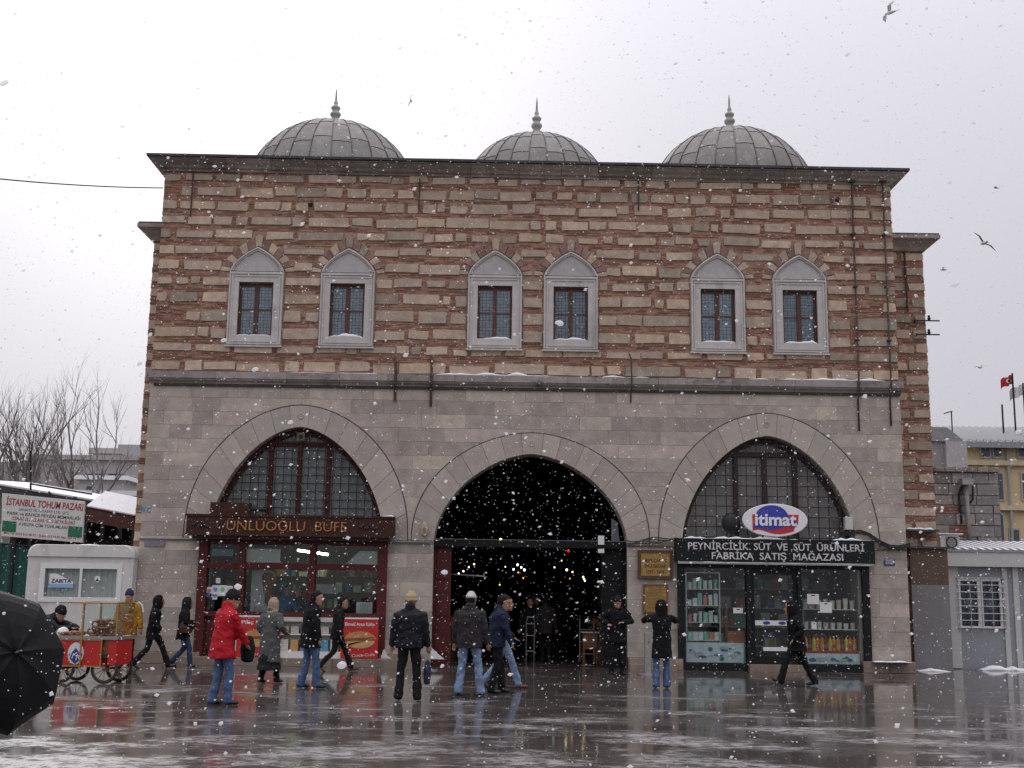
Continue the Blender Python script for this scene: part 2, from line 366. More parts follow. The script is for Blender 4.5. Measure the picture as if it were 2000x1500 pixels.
# ashlar blocks
rows = [(.28 + .3465 * i, .28 + .3465 * (i + 1)) for i in range(19)]
G2 = .0016
nb = 0
for ri, (z0, z1) in enumerate(rows):
    zm = (z0 + z1) / 2
    left = [(-HW, z0), (-HW, z1)]; spans = []
    for A in ARCH:
        c = A['c']
        if z0 < SPR - .2:
            e0 = [(c - A['ai'] - .0, z0), (c - A['ai'], z1)]; e1 = [(c + A['ai'], z0), (c + A['ai'], z1)]
        else:
            top = SPR + A['ho']
            if z0 >= top - .03: continue
            zs = [z0, (z0 + min(z1, top)) / 2, min(z1, top)]
            e0 = [(c - ax(max(0, z - SPR), A['ao'], A['ho'], PO, QO) - G2, z) for z in zs]; e1 = [(c + ax(max(0, z - SPR), A['ao'], A['ho'], PO, QO) + G2, z) for z in zs]
            if z1 > top: e0.append((c - G2, z1)); e1.append((c + G2, z1))
        spans.append((left, e0)); left = e1
    spans.append((left, [(HW, z0), (HW, z1)]))
    for l, r in spans:
        la, lb = min(p[0] for p in l), max(p[0] for p in l); ra, rb = min(p[0] for p in r), max(p[0] for p in r)
        if rb - la < .05 or ra - lb < -.3 and rb - la < .5: continue
        cuts = []; x = lb + random.uniform(.35, 1.1)
        while x < ra - .3: cuts.append(x); x += random.choice((.5, .75, .9, 1.1, 1.35, 1.6)) * random.uniform(.9, 1.1)
        edges = [l] + [[(c, z0), (c, z1)] for c in cuts] + [r]
        for e, f in zip(edges, edges[1:]):
            poly = [(p[0] + G2, p[1]) for p in e][::-1] + [(p[0] - G2, p[1]) for p in f]
            if min(p[0] for p in f) < min(p[0] for p in e): pass
            poly = [(x_, z_ + (G2 if z_ <= z0 + 1e-6 else -G2 if z_ >= z1 - 1e-6 else 0)) for x_, z_ in poly]
            # order: up the right side, back down the left
            poly = [(p[0], p[1]) for p in poly]
            B().prism(poly, random.uniform(-.003, .003), .1, .0025).build('ashlar_block', ASHLAR, lower); nb += 1
# plinth blocks at the foot of the piers
for x0, x1 in ((-HW - .05, -7.78), (-3.46, -2.24), (2.56, 3.88), (8.22, HW + .05)):
    n = max(1, round((x1 - x0) / .8))
    for i in range(n):
        a, c = x0 + (x1 - x0) * i / n + .004, x0 + (x1 - x0) * (i + 1) / n - .004
        B().prism([(a, 0), (c, 0), (c, .272), (a, .272)], -.16 + random.uniform(-.01, .01), .1, .015).build('plinth_block', M('plinth_stone', (.25, .19, .15), .6, var=.25, scale=3, rand=.12), lower)
# voussoirs
for A in ARCH:
    n = 17; c = A['c']
    th = [-math.pi / 2 + math.pi * i / n for i in range(n + 1)]
    for i in range(1, n): th[i] += random.uniform(-.02, .02)
    def pt(a, h, t, P=None, Q=None): return (c + a * math.sin(t), SPR + az(a * math.sin(t), a, h, P, Q))
    for i in range(n):
        t0, t1 = th[i] + .0011, th[i + 1] - .0011
        ts = [t0, t0 + (t1 - t0) / 3, t0 + 2 * (t1 - t0) / 3, t1]
        if i == n // 2: ts = [t0, t0 / 2, 0, t1 / 2, t1]
        inner = [pt(A['ai'], A['hi'], t) for t in ts]; outer = [pt(A['ao'], A['ho'], t, PO, QO) for t in ts][::-1]
        B().prism([p for p in (inner + outer)], random.uniform(-.016, -.008), .62, .006).build('voussoir', VOUSS, lower)
    B().lathe([(.085, 0), (.075, .012), (.05, .012), (.045, .006), (.02, .006), (0, .014)], (0, 0, 0), 14).xf(Matrix.Translation((c, -.012, SPR + (A['hi'] + A['ho']) / 2)) @ Matrix.Rotation(rad(90), 4, 'X')).build('carved_boss', VOUSS, lower)
    b = B(); k = 40        # thin dark moulding that outlines the arch
    pts = [Vector((c + (A['ao'] + .012) * math.sin(t), -.004, SPR + az(A['ao'] * math.sin(t), A['ao'], A['ho'] + .012, PO, QO))) for t in [-math.pi / 2 + math.pi * i / k for i in range(k + 1)]]
    b.tube(pts, .014, 6).build('arch_moulding', M('dark_moulding', (.075, .068, .064), .9), lower)
# impost ledges between the arches
for x0, x1 in ((-HW, -7.79), (-3.45, -2.23), (2.55, 3.89), (8.21, HW)):
    B().box(x0, x1, -.035, .05, SPR - .075, SPR - .035).build('impost_ledge', M('dark_ledge', (.12, .11, .105), .85), lower)  # narrow dark line along the impost joint

# upper wall core with six window openings
WINX = [-6.9, -4.57, -.81, 1.125, 4.88, 6.975]
ZO0, ZO1, OW = 8.12, 9.51, .44
b = B(); b.box(-HW + .01, HW - .01, .035, .6, 6.9, ZO0); b.box(-HW + .01, HW - .01, .035, .6, ZO1, 12.5)
xx = [-HW + .01] + [q for w in WINX for q in (w - OW, w + OW)] + [HW - .01]
for i in range(0, len(xx), 2): b.box(xx[i], xx[i + 1], .035, .6, ZO0, ZO1)
upper = b.build('upper_wall', MORTAR, hall)
SR = [(12.20, 12.41), (11.79, 12.06), (11.42, 11.68), (11.02, 11.27), (10.65, 10.88), (10.26, 10.48), (9.81, 10.06), (9.43, 9.65), (8.97, 9.24), (8.50, 8.80), (8.05, 8.32), (7.68, 7.89), (7.20, 7.47)]
def excl(z0, z1):
    zm = (z0 + z1) / 2
    if zm > 10.83 or zm < 7.8: return 0
    if zm < 9.72: return .71
    return max(0, .99 * (1 - ((zm - 9.72) / 1.12) ** 1.5) ** .75)
def spans_of(z0, z1, x0=-HW, x1=HW, wins=WINX):
    e = excl(z0, z1) if wins else 0; out = []; a = x0
    if e:
        for w in wins: out.append((a, w - e)); a = w + e
    out.append((a, x1)); return [s for s in out if s[1] - s[0] > .09]
def wob(x, z, k=.014): return k * noise.noise((x * 1.7, z * 3.1, 4.2))
def stone(parent, x0, x1, z0, z1, y, mat=RUBBLE):
    j = lambda k=.02: random.uniform(-k, k)
    ch = random.uniform(.01, .035)
    p = [(x0 + j(), z0 + j()), (x1 - ch + j(), z0 + j()), (x1 + j(), z0 + ch), (x1 + j(), z1 - ch), (x1 - ch, z1 + j()), (x0 + ch, z1 + j()), (x0 + j(), z1 - ch)]
    B().prism(p, y + random.uniform(-.018, .006), y + .2, random.uniform(.008, .016)).build('stone', mat, parent)
bricks = B()
def brick_run(bb, x0, x1, z0, z1, y):
    n = max(1, round((z1 - z0) / .052)); h = (z1 - z0) / n
    for i in range(n):
        x = x0 - random.uniform(0, .2)
        while x < x1:
            w = random.uniform(.22, .34); a, c = max(x0, x), min(x1, x + w - .014)
            if c - a > .03 and random.random() > .03:
                q = wob(a, z0); bb.box(a, c, y + random.uniform(-.008, .016), y + .05, z0 + i * h + q + .006, z0 + (i + 1) * h + q - .006)
            x += w
def banded(parent, bb, SRs, x0, x1, y, wins, zlow, zhigh, wide=(.5, 1.12)):
    for i, (z0, z1) in enumerate(SRs):
        for a, c in spans_of(z0, z1, x0, x1, wins):
            x = a
            while x < c - .06:
                w = random.uniform(*wide) if random.random() > .2 else random.uniform(.28, .5)
                if z0 < 7.3 and wins: w *= 1.35
                if c - (x + w) < .3: w = c - x
                gap = random.choice((.02, .06, .09, .11, .12))
                e = min(c, x + w)
                dz = random.uniform(-.028, .028)
                if wins and random.random() < .035 and e - x < .9: brick_run(bb, x + .01, e - .01, z0, z1, y + .016)
                elif e - x - gap > .08: stone(parent, x + .012, e - gap if e < c - .01 else e - .008, z0 + dz + .016, z1 + dz - .012 + random.uniform(-.045, .025), y)
                if gap > .04 and e < c - .01:
                    k = random.choice((3, 4)); hh = (z1 - z0) / k
                    for q in range(k):
                        if random.random() > .12: bb.box(e - gap + .012, e - .006, y + .018 + random.uniform(-.006, .012), y + .07, z0 + q * hh + .008, z0 + (q + 1) * hh - .004)
                x = e
        zt = SRs[i - 1][0] if i else zhigh
        for a, c in spans_of(z1, zt, x0, x1, wins): brick_run(bb, a, c, z1 + .012, zt - .012, y + .022)
    for a, c in spans_of(zlow, SRs[-1][0], x0, x1, wins): brick_run(bb, a, c, zlow, SRs[-1][0] - .012, y + .022)
banded(upper, bricks, SR, -HW, HW, 0.0, WINX, 7.17, 12.44)
o = bricks.build('brick_courses', BRICKM, upper); o['kind'] = 'stuff'

# relieving arches over the windows
def whead(t, w, h):   # window head outline, t in -pi/2..pi/2
    x = w * math.sin(t); q = abs(math.sin(t)); return (x, h * max(0, 1 - q ** 1.12) ** .62)
for wi, wx in enumerate(WINX):
    n = 13
    for i in range(n):
        t0, t1 = [-math.pi / 2 * .95 + math.pi * .95 * (i + q) / n for q in (.03, .97)]
        def P(t, w, h): x, z = whead(t, w, h); return (wx + x, 9.78 + z)
        ts = [t0, (t0 + t1) / 2, t1]
        poly = [P(t, .72, .70) for t in ts] + [P(t, .95, 1.0) for t in ts][::-1]
        isb = (i % 2 == 1) if wi not in (2, 3) else (i % 3 != 0)
        B().prism(poly, random.uniform(-.012, .01), .2, .01).build('relieving_brick' if isb else 'relieving_stone', M('relieving_brick', (.25, .15, .12), .9, var=.4, rand=.2) if isb else RUBBLE, upper)

# windows
SASH = OAK
for wi, wx in enumerate(WINX):
    b = B(); w = .69; y0 = -.055
    b.prism([(wx - w, 7.85), (wx - OW, 7.85), (wx - OW, 9.51), (wx - w, 9.51)], y0, .3, .008)
    b.prism([(wx + OW, 7.85), (wx + w, 7.85), (wx + w, 9.51), (wx + OW, 9.51)], y0, .3, .008)
    b.prism([(wx - OW + .001, 7.85), (wx + OW - .001, 7.85), (wx + OW - .001, ZO0), (wx - OW + .001, ZO0)], y0 + .002, .3)
    b.prism([(wx - w, 9.511), (wx + w, 9.511), (wx + w, 9.78), (wx - w, 9.78)], y0 + .001, .3)
    k = 16; out = [whead(-math.pi / 2 + math.pi * i / k, w, .66) for i in range(k + 1)]; inn = [whead(-math.pi / 2 + math.pi * i / k, w * .86, .53) for i in range(k + 1)]
    for i in range(k):
        b.prism([(wx + inn[i][0], 9.81 + inn[i][1]), (wx + out[i][0], 9.781 + out[i][1]), (wx + out[i + 1][0], 9.781 + out[i + 1][1]), (wx + inn[i + 1][0], 9.81 + inn[i + 1][1])][::-1], y0, .1)
    for s, ww, yy in ((1, .665, -.085), (1, .60, -.072)):       # raised fillets around the frame
        for sx in (-1, 1): b.box(wx + sx * ww - .018, wx + sx * ww + .018, yy, y0 + .01, 7.89, 9.72)
        b.box(wx - ww, wx + ww, yy - .001, y0 + .01, 9.715 - (.665 - ww), 9.75 - (.665 - ww)); b.box(wx - ww, wx + ww, yy - .001, y0 + .01, 7.88 + (.665 - ww), 7.91 + (.665 - ww))
    b.box(wx - .72, wx + .72, -.08, .1, 7.82, 7.86)
    win = b.build('window', MARBLE, hall)
    p = [(wx + x, 9.805 + z) for x, z in inn][::-1]
    B().prism(p, -.022, .06).build('tympanum', M('tympanum_marble', (.42, .40, .385), .6, var=.15, scale=5, bump=.1, rand=.06), win)
    k = 24; pts = [Vector((wx + x * 1.0, -.07, 9.80 + z)) for x, z in [whead(-math.pi / 2 + math.pi * i / k, w * .93, .60) for i in range(k + 1)]]
    B().tube(pts, .017, 6).build('head_moulding', MARBLE, win)
    b = B()
    for x0, x1, z0, z1 in ((-OW, -OW + .06, ZO0, ZO1), (OW - .06, OW, ZO0, ZO1), (-OW + .06, OW - .06, ZO1 - .09, ZO1), (-OW + .06, OW - .06, ZO0, ZO0 + .07), (-.05, .05, ZO0 + .07, ZO1 - .09)):
        b.box(wx + x0, wx + x1, .10, .16, z0, z1)
    for z in (8.80,):
        b.box(wx - OW + .06, wx - .05, .11, .15, z, z + .035); b.box(wx + .05, wx + OW - .06, .11, .15, z, z + .035)
    b.build('sash', SASH, win)
    for sx0, sx1 in ((-OW + .06, -.05), (.05, OW - .06)):
        for z0, z1 in ((ZO0 + .07, 8.80), (8.835, ZO1 - .09)):
            B().box(wx + sx0, wx + sx1, .128, .134, z0, z1).build('pane', WINGLASS, win)
    # added pale sheets behind the panes, their sky reflection put into the colour
    B().box(wx - OW + .055, wx + OW - .055, 0.162, .17, ZO0 + .02, ZO1 - .04).build('pane_backing', M('pale_reflection_tone', (.78, .82, .86), .8, var=.4, scale=9, rand=.2), win)
    b = B(); ny, nx = 16, 10
    for i in range(nx): x = wx - OW + .04 + (2 * OW - .08) * i / (nx - 1); b.box(x - .005, x + .005, .03, .04, ZO0, ZO1)
    for i in range(ny): z = ZO0 + .05 + (ZO1 - ZO0 - .08) * i / (ny - 1); b.box(wx - OW, wx + OW, .022, .032, z - .005, z + .005)
    b.build('grille', M('window_iron', (.05, .05, .055), .6), win)
    b = B(); snow_strip(b, wx - OW + .02, wx + OW - .02, -.04, .095, ZO0, .05 + .02 * (wi % 2), wi * 3.1, 14); b.build('snow', SNOW, win, True)

# string course
prof = [(.03, 6.86), (-.03, 6.865), (-.045, 6.90), (-.10, 6.94), (-.13, 6.985), (-.15, 6.99), (-.15, 7.155), (.03, 7.165)]
sc = B().box(-HW + .03, HW - .03, .0, .2, 6.87, 7.15).build('string_course', JOINT, hall)
def run_x(b, prof, x0, x1, m0=0, m1=0):
    n = len(prof); vs = [(x0 - m0 * max(0, -y), y, z) for y, z in prof] + [(x1 + m1 * max(0, -y), y, z) for y, z in prof]
    b.add(vs, [(i, (i + 1) % n, n + (i + 1) % n, n + i) for i in range(n)] + [tuple(range(n - 1, -1, -1)), tuple(range(n, 2 * n))]); return b
STR = M('string_stone', (.31, .275, .25), .85, var=.25, scale=3, bump=.3, rand=.12, stain=((.09, .082, .076), (1.5, 1.5, 3), .54, .72))
x = -HW - .02
while x < HW:
    w = random.uniform(1.1, 1.9); e = x + w
    if HW - e < .7: e = HW + .06
    run_x(B(), [(y + random.uniform(-.003, .003), z) for y, z in prof], x + .004, e - .004).build('course_block', STR, sc); x = e
B().box(-HW + .1, HW, -.05, .02, 6.80, 6.858).build('painted_shade_band', M('painted_shade_black', (.045, .042, .04), .9, var=.4, scale=4), sc)  # black strip below the course: its shade painted as a solid band
for x0, x1, h in ((-6.3, -3.35, .02), (-2.3, .3, .06), (1.9, 3.1, .05), (5.6, 9.2, .05), (-1.0, .9, .03)):
    b = B(); snow_strip(b, x0, x1, -.13, .0, 7.16, h, x0); b.build('snow', SNOW, sc, True)
# cornice
cprof = [(.05, 12.42), (-.03, 12.43), (-.05, 12.50), (-.12, 12.54), (-.16, 12.62), (-.24, 12.70), (-.30, 12.79), (-.33, 12.80), (-.33, 12.85), (.05, 12.86)]
co = B().box(-HW + .03, HW - .03, .0, .55, 12.45, 12.87).build('cornice', JOINT, hall)
x = -HW
while x < HW:
    w = random.uniform(.9, 1.7); e = x + w
    if HW - e < .7: e = HW
    dy = random.uniform(-.012, .012)
    run_x(B(), [(y + dy, z) for y, z in cprof], x + .004, e - .004, 1 if x == -HW else 0, 1 if e == HW else 0).build('cornice_block', CORN, co); x = e
for s in (-1, 1):
    b = B(); n = len(cprof)
    vs = [(s * (HW + max(0, -y) if y < 0 else HW - .05), min(y, 0) * 1.0, z) for y, z in cprof] + [(s * (HW + max(0, -y) if y < 0 else HW - .05), 11.9, z) for y, z in cprof]
    b.add(vs, [(i, (i + 1) % n, n + (i + 1) % n, n + i) for i in range(n)]); b.build('cornice_return', CORN, co)
b = B(); k = 40
for i in range(k):   # folded lead edge, a little wavy
    x0 = -HW - .38 + (2 * HW + .76) * i / k; x1 = -HW - .38 + (2 * HW + .76) * (i + 1) / k
    a0, a1 = .012 * noise.noise((x0 * .8, 0, 0)), .012 * noise.noise((x1 * .8, 0, 0))
    b.add([(x0, -.40, 12.862 + a0), (x1, -.40, 12.862 + a1), (x1, -.41, 12.955 + a1), (x0, -.41, 12.955 + a0), (x0, 2.2, 13.3), (x1, 2.2, 13.3), (x0, -.02, 12.866), (x1, -.02, 12.866)], [(0, 1, 2, 3), (3, 2, 5, 4), (0, 6, 7, 1)])
for s in (-1, 1):
    x0 = s * (HW + .38); b.add([(x0, -.4, 12.862), (x0, 12, 12.862), (x0, 12, 12.955), (x0, -.41, 12.955), (x0 - s * 2.2, 2.2, 13.3), (x0 - s * 2.2, 12, 13.3)], [(0, 1, 2, 3), (3, 2, 5, 4)])
b.build('lead_roof', DARKLEAD, hall)
B().box(-HW, HW, 2.0, 12, 12.6, 13.2).build('roof_core', DARKLEAD, hall)
b = B(); b.box(-HW + .02, -3.0, 11.5, 12, 0, 12.8); b.box(3.3, HW - .02, 11.5, 12, 0, 12.8); b.box(-3.0, 3.3, 11.5, 12, 6.0, 12.8); b.build('rear_wall', MORTAR, hall)
for s in (-1, 1): B().box(s * (HW - .3) - .28, s * (HW - .3) + .28, .6, 11.5, 0, 12.5).build('flank_wall', MORTAR, hall)

# the old cornice is shallow and has sunk a little towards the right
def cz_(x, z): return 12.40 + (z - 12.42) * (.345 / .535) - .005 * x if z < 13.0 else z - .15
for o_ in [co] + list(co.children) + [q for q in hall.children if q.name.startswith('lead_roof')]:
    for v_ in o_.data.vertices: v_.co.z = cz_(v_.co.x, v_.co.z)
# domes
def dome(cx, cy, cz, R, tipz):
    d = B().lathe([(R + .12, -.6), (R + .12, .0), (R - .03, .06)] + [((R - .03) * math.cos(a), (R - .03) * math.sin(a)) for a in [rad(q) for q in (8, 20, 32, 44, 56, 68, 78, 86)]], (cx, cy, cz), 48).build('dome', DARKLEAD, hall, True)
    ng = 26; zs = [2, 30, 50, 86]
    for g in range(ng):
        a0 = 2 * math.pi * (g + .02) / ng; a1 = 2 * math.pi * (g + .98) / ng
        for k in range(3):
            e0, e1 = rad(zs[k] + (2 if g % 2 else -2) * (k > 0)), rad(zs[k + 1] + (2 if g % 2 else -2) * (k < 2) - .3)
            vs = []; nn = 5 if k == 2 else 3
            for i in range(nn + 1):
                e = e0 + (e1 - e0) * i / nn
                for a in (a0, (a0 + a1) / 2, a1):
                    r = R + (.012 if a == (a0 + a1) / 2 else -.005) + (.012 if i == 0 else 0)
                    vs.append((cx + r * math.cos(e) * math.cos(a), cy + r * math.cos(e) * math.sin(a), cz + r * math.sin(e)))
            B().add(vs, [(i * 3 + j, i * 3 + j + 1, i * 3 + j + 4, i * 3 + j + 3) for i in range(nn) for j in (0, 1)]).build('lead_panel', LEAD, d, True)
        a = 2 * math.pi * g / ng
        B().tube([(cx + (R + .012) * math.cos(e) * math.cos(a), cy + (R + .012) * math.cos(e) * math.sin(a), cz + (R + .012) * math.sin(e)) for e in [rad(4 + 80 * i / 12) for i in range(13)]], 0.013, 6).build('lead_roll', M('lead_roll', (.14, .135, .13), .6, metal=.2), d, True)
    z = R * .985; h = tipz - (cz + z)
    pr = [(.42, -.04), (.36, .06), (.22, .10), (.14, .16), (.11, .24), (.16, .30), (.17, .36), (.12, .41), (.09, .44), (.13, .49), (.15, .54), (.10, .58), (.055, .63), (.07, .68), (.045, .72), (.035, .80), (.028, .95), (.012, 1.08), (.002, 1.12)]
    B().lathe([(r, q * h / 1.12) for r, q in pr], (cx, cy, cz + z), 14).build('finial', M('finial_metal', (.33, .32, .30), .55, var=.3, metal=.3), d, True)
DY = 5.0
def at_depth(u, v): return U(u, v, DY)
for (u, vt, vf, R) in ((655, 232, 172, 2.64), (1048, 256, 190, 2.36), (1425, 246, 184, 2.58)):
    x, zt = at_depth(u, vt); _, zf = at_depth(u, vf)
    dome(x, DY, zt - R - .2, R, zf)

# iron straps, downpipes and spikes on the front
def strap(u, v0, v1, r, bend=True):
    x, z0 = U(u, v0, -.2); _, z1 = U(u, v1, -.2)
    pts = [(x - .03, -.02, z0), (x, -.10, z0 - .12), (x + .01, -.19, 7.2), (x + .01, -.19, 6.9), (x, -.07, 6.78), (x, -.03, z1)] if bend else [(x, -.06, z0), (x, -.06, z1)]
    B().tube(pts, r, 6, flat=.5).build('iron_strap', RUST, hall)
for q in ((773, 694, 782, .036), (843, 692, 792, .036), (1233, 688, 784, .022)): strap(*q)
for u, v0, v1 in ((375, 330, 420), (819, 345, 402), (1248, 340, 408)): strap(u, v0, v1, .022, False)
for u0, u1, v1 in ((1662, 1680, 842), (1722, 1743, 832)):
    x0, zt = U(u0, 358, -.08); x1, zb = U(u1, v1, -.08)
    x0, x1 = (x0 + x1) / 2 + .02, (x0 + x1) / 2 - .02
    pp = B().tube([(x0, -.02, zt + .05), (x0, -.08, zt), (x0, -.08, 7.45), (x1, -.19, 7.25), (x1, -.2, 6.85), (x1, -.06, 6.7), (x1, -.06, zb)], .025, 8).build('downpipe', RUST, hall, True)
    B().box(x0 - .09, x0 + .09, -.14, .02, zt + .02, zt + .14).build('hopper', RUST, pp)
    for z in (11.0, 9.6, 8.2): B().box(x0 - .05, x0 + .05, -.12, .02, z, z + .04).build('pipe_bracket', RUST, pp)
for u, v in ((606, 400), (1634, 393)):
    x, z = U(u, v); B().tube([(x, .05, z), (x + .02, -.09, z + .05)], [.06, .05], 8).build('drain_spout', RUST, hall)

# lower arched windows (lunettes) above the shops
def lunette(A, yg, yf, step, frame_mat, glass_mat, name, us, uy, ztop):
    c = A['c']; a, h = A['ai'] - .02, A['hi'] - .02; zb = SPR + .02
    k = 28; th = [-math.pi / 2 + math.pi * i / k for i in range(k + 1)]
    pts = [(c + a * math.sin(t), SPR + az(a * math.sin(t), a, h)) for t in th]
    gl = B().prism([(p[0], p[1] + .02) for p in pts][::-1], yf + .05, yf + .06).build('lunette_window', glass_mat, hall)
    b = B()
    for i in range(k):
        q0, q1 = pts[i], pts[i + 1]
        s = lambda p: (c + (p[0] - c) * .955, SPR + (p[1] - SPR) * .955)
        b.prism([s(q0), q0, q1, s(q1)][::-1], yf - .04, yf + .1)
    for x in us:
        zt = SPR + min(az(x - c, a, h), ztop - SPR); b.box(x - .055, x + .055, yf - .05, yf + .045, zb, zt)
    b.box(us[0] - .06, us[-1] + .06, yf - .052, yf + .045, ztop, ztop + .12)
    b.build('timber_frame', frame_mat, gl)
    b = B(); n = int(2 * a / step)
    for i in range(n + 1):
        x = c - n * step / 2 + i * step
        if abs(x - c) < a - .02: b.box(x - .011, x + .011, yg, yg + .022, zb, SPR + az(x - c, a, h))
    z = zb + step * .7
    while z < SPR + h - .1:
        w = ax(z - SPR, a, h); b.box(c - w, c + w, yg - .012, yg + .008, z - .011, z + .011); z += step
    b.build('grille', IRON, gl)
    return gl
l1 = lunette(ARCH[0], .22, .34, .205, REDWOOD, LUNGLASS, 'left', [U(527, 950, .3)[0], U(583, 950, .3)[0], U(640, 950, .3)[0]], 0, U(583, 872, .3)[1])
x, z = U(588, 853, .18); b = B(); b.box(x - .1, x + .1, .14, .2, z - .1, z + .1); b.build('vent_plate', M('brass_plate', (.12, .10, .06), .5), l1)
B().lathe([(.05, 0), (.05, .03), (.03, .035), (0, .03)], (0, 0, 0), 12).xf(Matrix.Translation((x, .14, z)) @ Matrix.Rotation(rad(90), 4, 'X')).build('vent_ring', IRON, l1)
l3 = lunette(ARCH[2], .10, .42, .255, M('dark_red_timber', (.05, .02, .018), .6), LUNGLASS2, 'right', [U(1437, 940, .4)[0], U(1493, 940, .4)[0], U(1552, 940, .4)[0]], 0, U(1495, 893, .4)[1])

# covered passage behind the middle arch
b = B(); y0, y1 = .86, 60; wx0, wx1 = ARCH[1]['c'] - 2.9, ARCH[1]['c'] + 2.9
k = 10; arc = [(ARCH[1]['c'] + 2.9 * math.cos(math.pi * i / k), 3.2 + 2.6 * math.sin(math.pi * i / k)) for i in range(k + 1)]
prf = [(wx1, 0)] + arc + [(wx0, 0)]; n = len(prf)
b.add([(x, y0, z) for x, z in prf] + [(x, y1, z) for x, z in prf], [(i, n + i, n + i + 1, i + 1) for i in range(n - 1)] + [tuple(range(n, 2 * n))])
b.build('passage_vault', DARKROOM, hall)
# shop room shells
for (x0, x1, m) in ((-8.2, -3.1, 'room'), (3.5, 8.5, 'room')):
    b = B(); yb = 3.6
    b.add([(x0, .86, 0), (x1, .86, 0), (x1, yb, 0), (x0, yb, 0), (x0, .86, 3.0), (x1, .86, 3.0), (x1, yb, 3.0), (x0, yb, 3.0)], [(2, 3, 7, 6), (1, 2, 6, 5), (3, 0, 4, 7), (4, 5, 6, 7), (0, 1, 2, 3)])
    b.build('shop_room', M('shop_room_wall', (.26, .235, .20), .8, var=.2), hall)

# side wings of the hall, set back and lower
for s in (-1, 1):
    Y = 1.5
    if s > 0: xa, xb = HW - .1, U(1806, 560, Y)[0]; zc = U(1806, 492, Y)[1]; zt = U(1826, 466, Y)[1]
    else: xa, xb = U(294, 560, Y)[0], -HW + .1; zc = U(294, 472, Y)[1]; zt = U(275, 443, Y)[1]
    w = B().box(xa + .01, xb - .01, Y + .035, Y + 10, 0, zc + .3).build('side_wall', MORTAR, hall)
    bb = B(); rows2 = []; z = zc - .26
    while z > 2.2:
        rows2.append((z, z + .25)); z -= .43
    banded(w, bb, rows2, xa, xb, Y, None, 2.2, zc, (.35, .62))
    o = bb.build('brick_courses', BRICKM, w); o['kind'] = 'stuff'
    hc = zt - zc; ov = .36; n = 5
    pr = [(.05, zc), (-.04, zc + .01), (-.10, zc + hc * .3), (-.24, zc + hc * .62), (-ov, zc + hc * .75), (-ov, zt), (.05, zt + .02)]
    n = len(pr); xe = xb if s > 0 else xa; xi = HW if s > 0 else -HW
    vs = [(xi, Y + y, z) for y, z in pr] + [(xe + s * max(0, -y), Y + y, z) for y, z in pr] + [(xe + s * max(0, -y), Y + 10, z) for y, z in pr]
    B().add(vs, [(i, (i + 1) % n, n + (i + 1) % n, n + i) for i in range(n)] + [(n + i, n + (i + 1) % n, 2 * n + (i + 1) % n, 2 * n + i) for i in range(n)] + [tuple(range(n)), tuple(range(2 * n, 3 * n))]).build('side_cornice', CORN, w)
    B().box(min(xi, xe + s * .35), max(xi, xe + s * .35), Y - .30, Y + 10, zt + .021, zt + .06).build('lead_edge', DARKLEAD, w)
    if s > 0:
        for v in (628, 655):       # insulator arms
            x, z = U(1812, v, Y); bx = B().box(xb - .35, x + .28, Y - .12, Y - .08, z - .015, z + .015); bx.box(xb - .33, xb - .29, Y - .1, Y + .06, z - .03, z + .03)
            a = bx.build('insulator_arm', IRON, hall); B().lathe([(.0, 0), (.035, .0), (.05, .05), (.03, .08), (.04, .12), (0, .14)], (x + .0, Y - .1, z + .015), 8).build('insulator', IRON, a)
        x, _ = U(1768, 560, Y); _, z0 = U(1768, 610, Y); B().tube([(x, Y - .06, zc), (x + .02, Y - .06, z0)], .028, 8).build('downpipe', RUST, hall)
# ------------------------------------------------------------------ snack bar under the left arch
WHITE = M('white_paint', (.72, .72, .70), .5, var=.06)
OFFWHITE = M('off_white_panel', (.52, .52, .48), .6, var=.1)
PAPER = M('white_paper', (.74, .74, .74), .7, var=.04)
SHOPGLASS = GLASS('shop_glass', (.93, .97, .96), .98, .02, .55)
GOLD = M('gold_letters', (.42, .175, .035), .45, var=.15)
STEEL = M('brushed_steel', (.42, .42, .42), .35, var=.1, metal=.6)
Yf = -.06
bar = thing('shopfront', 'red-brown timber snack bar front filling the left arch', 'shopfront', (-5.7, -.06, 0))
PX = [U(u, 1180, Yf)[0] for u in (392, 468, 607, 745)]
z_t = U(560, 1106, Yf)[1]; z_s = U(560, 1200, Yf)[1]
for i, x in enumerate(PX):
    w = .11 if i in (0, 3) else .075
    B().box(x - w, x + w, Yf - .05, .12, .2, 3.04).build('post', REDWOOD, bar)
for i in range(3):
    a, c = PX[i] + (.11 if i == 0 else .075), PX[i + 1] - (.11 if i == 2 else .075)
    B().box(a, c, Yf - .04, .11, z_t - .07, z_t + .07).build('transom', REDWOOD, bar)
    B().box(a, c, Yf - .04, .11, 2.88, 3.04).build('head_rail', REDWOOD, bar)
    B().box(a, c, Yf - .04, .11, z_s - .06, z_s + .05).build('sill_rail', REDWOOD, bar)
    B().box(a, c, .03, .036, z_t + .07, 2.88).build('pane', SHOPGLASS, bar)
    B().box(a, c, .03, .036, z_s + .05, z_t - .07).build('pane', SHOPGLASS, bar)
B().box(PX[0] + .11, PX[1] - .075, -.03, .06, .2, z_s - .06).build('kick_panel', BROWNWOOD, bar)
for x in (PX[0] + .3, PX[0] + .62): B().prism([(x - .13, .32), (x + .13, .32), (x + .13, z_s - .2), (x - .13, z_s - .2)], -.055, -.03, .015).build('raised_panel', REDWOOD, bar)
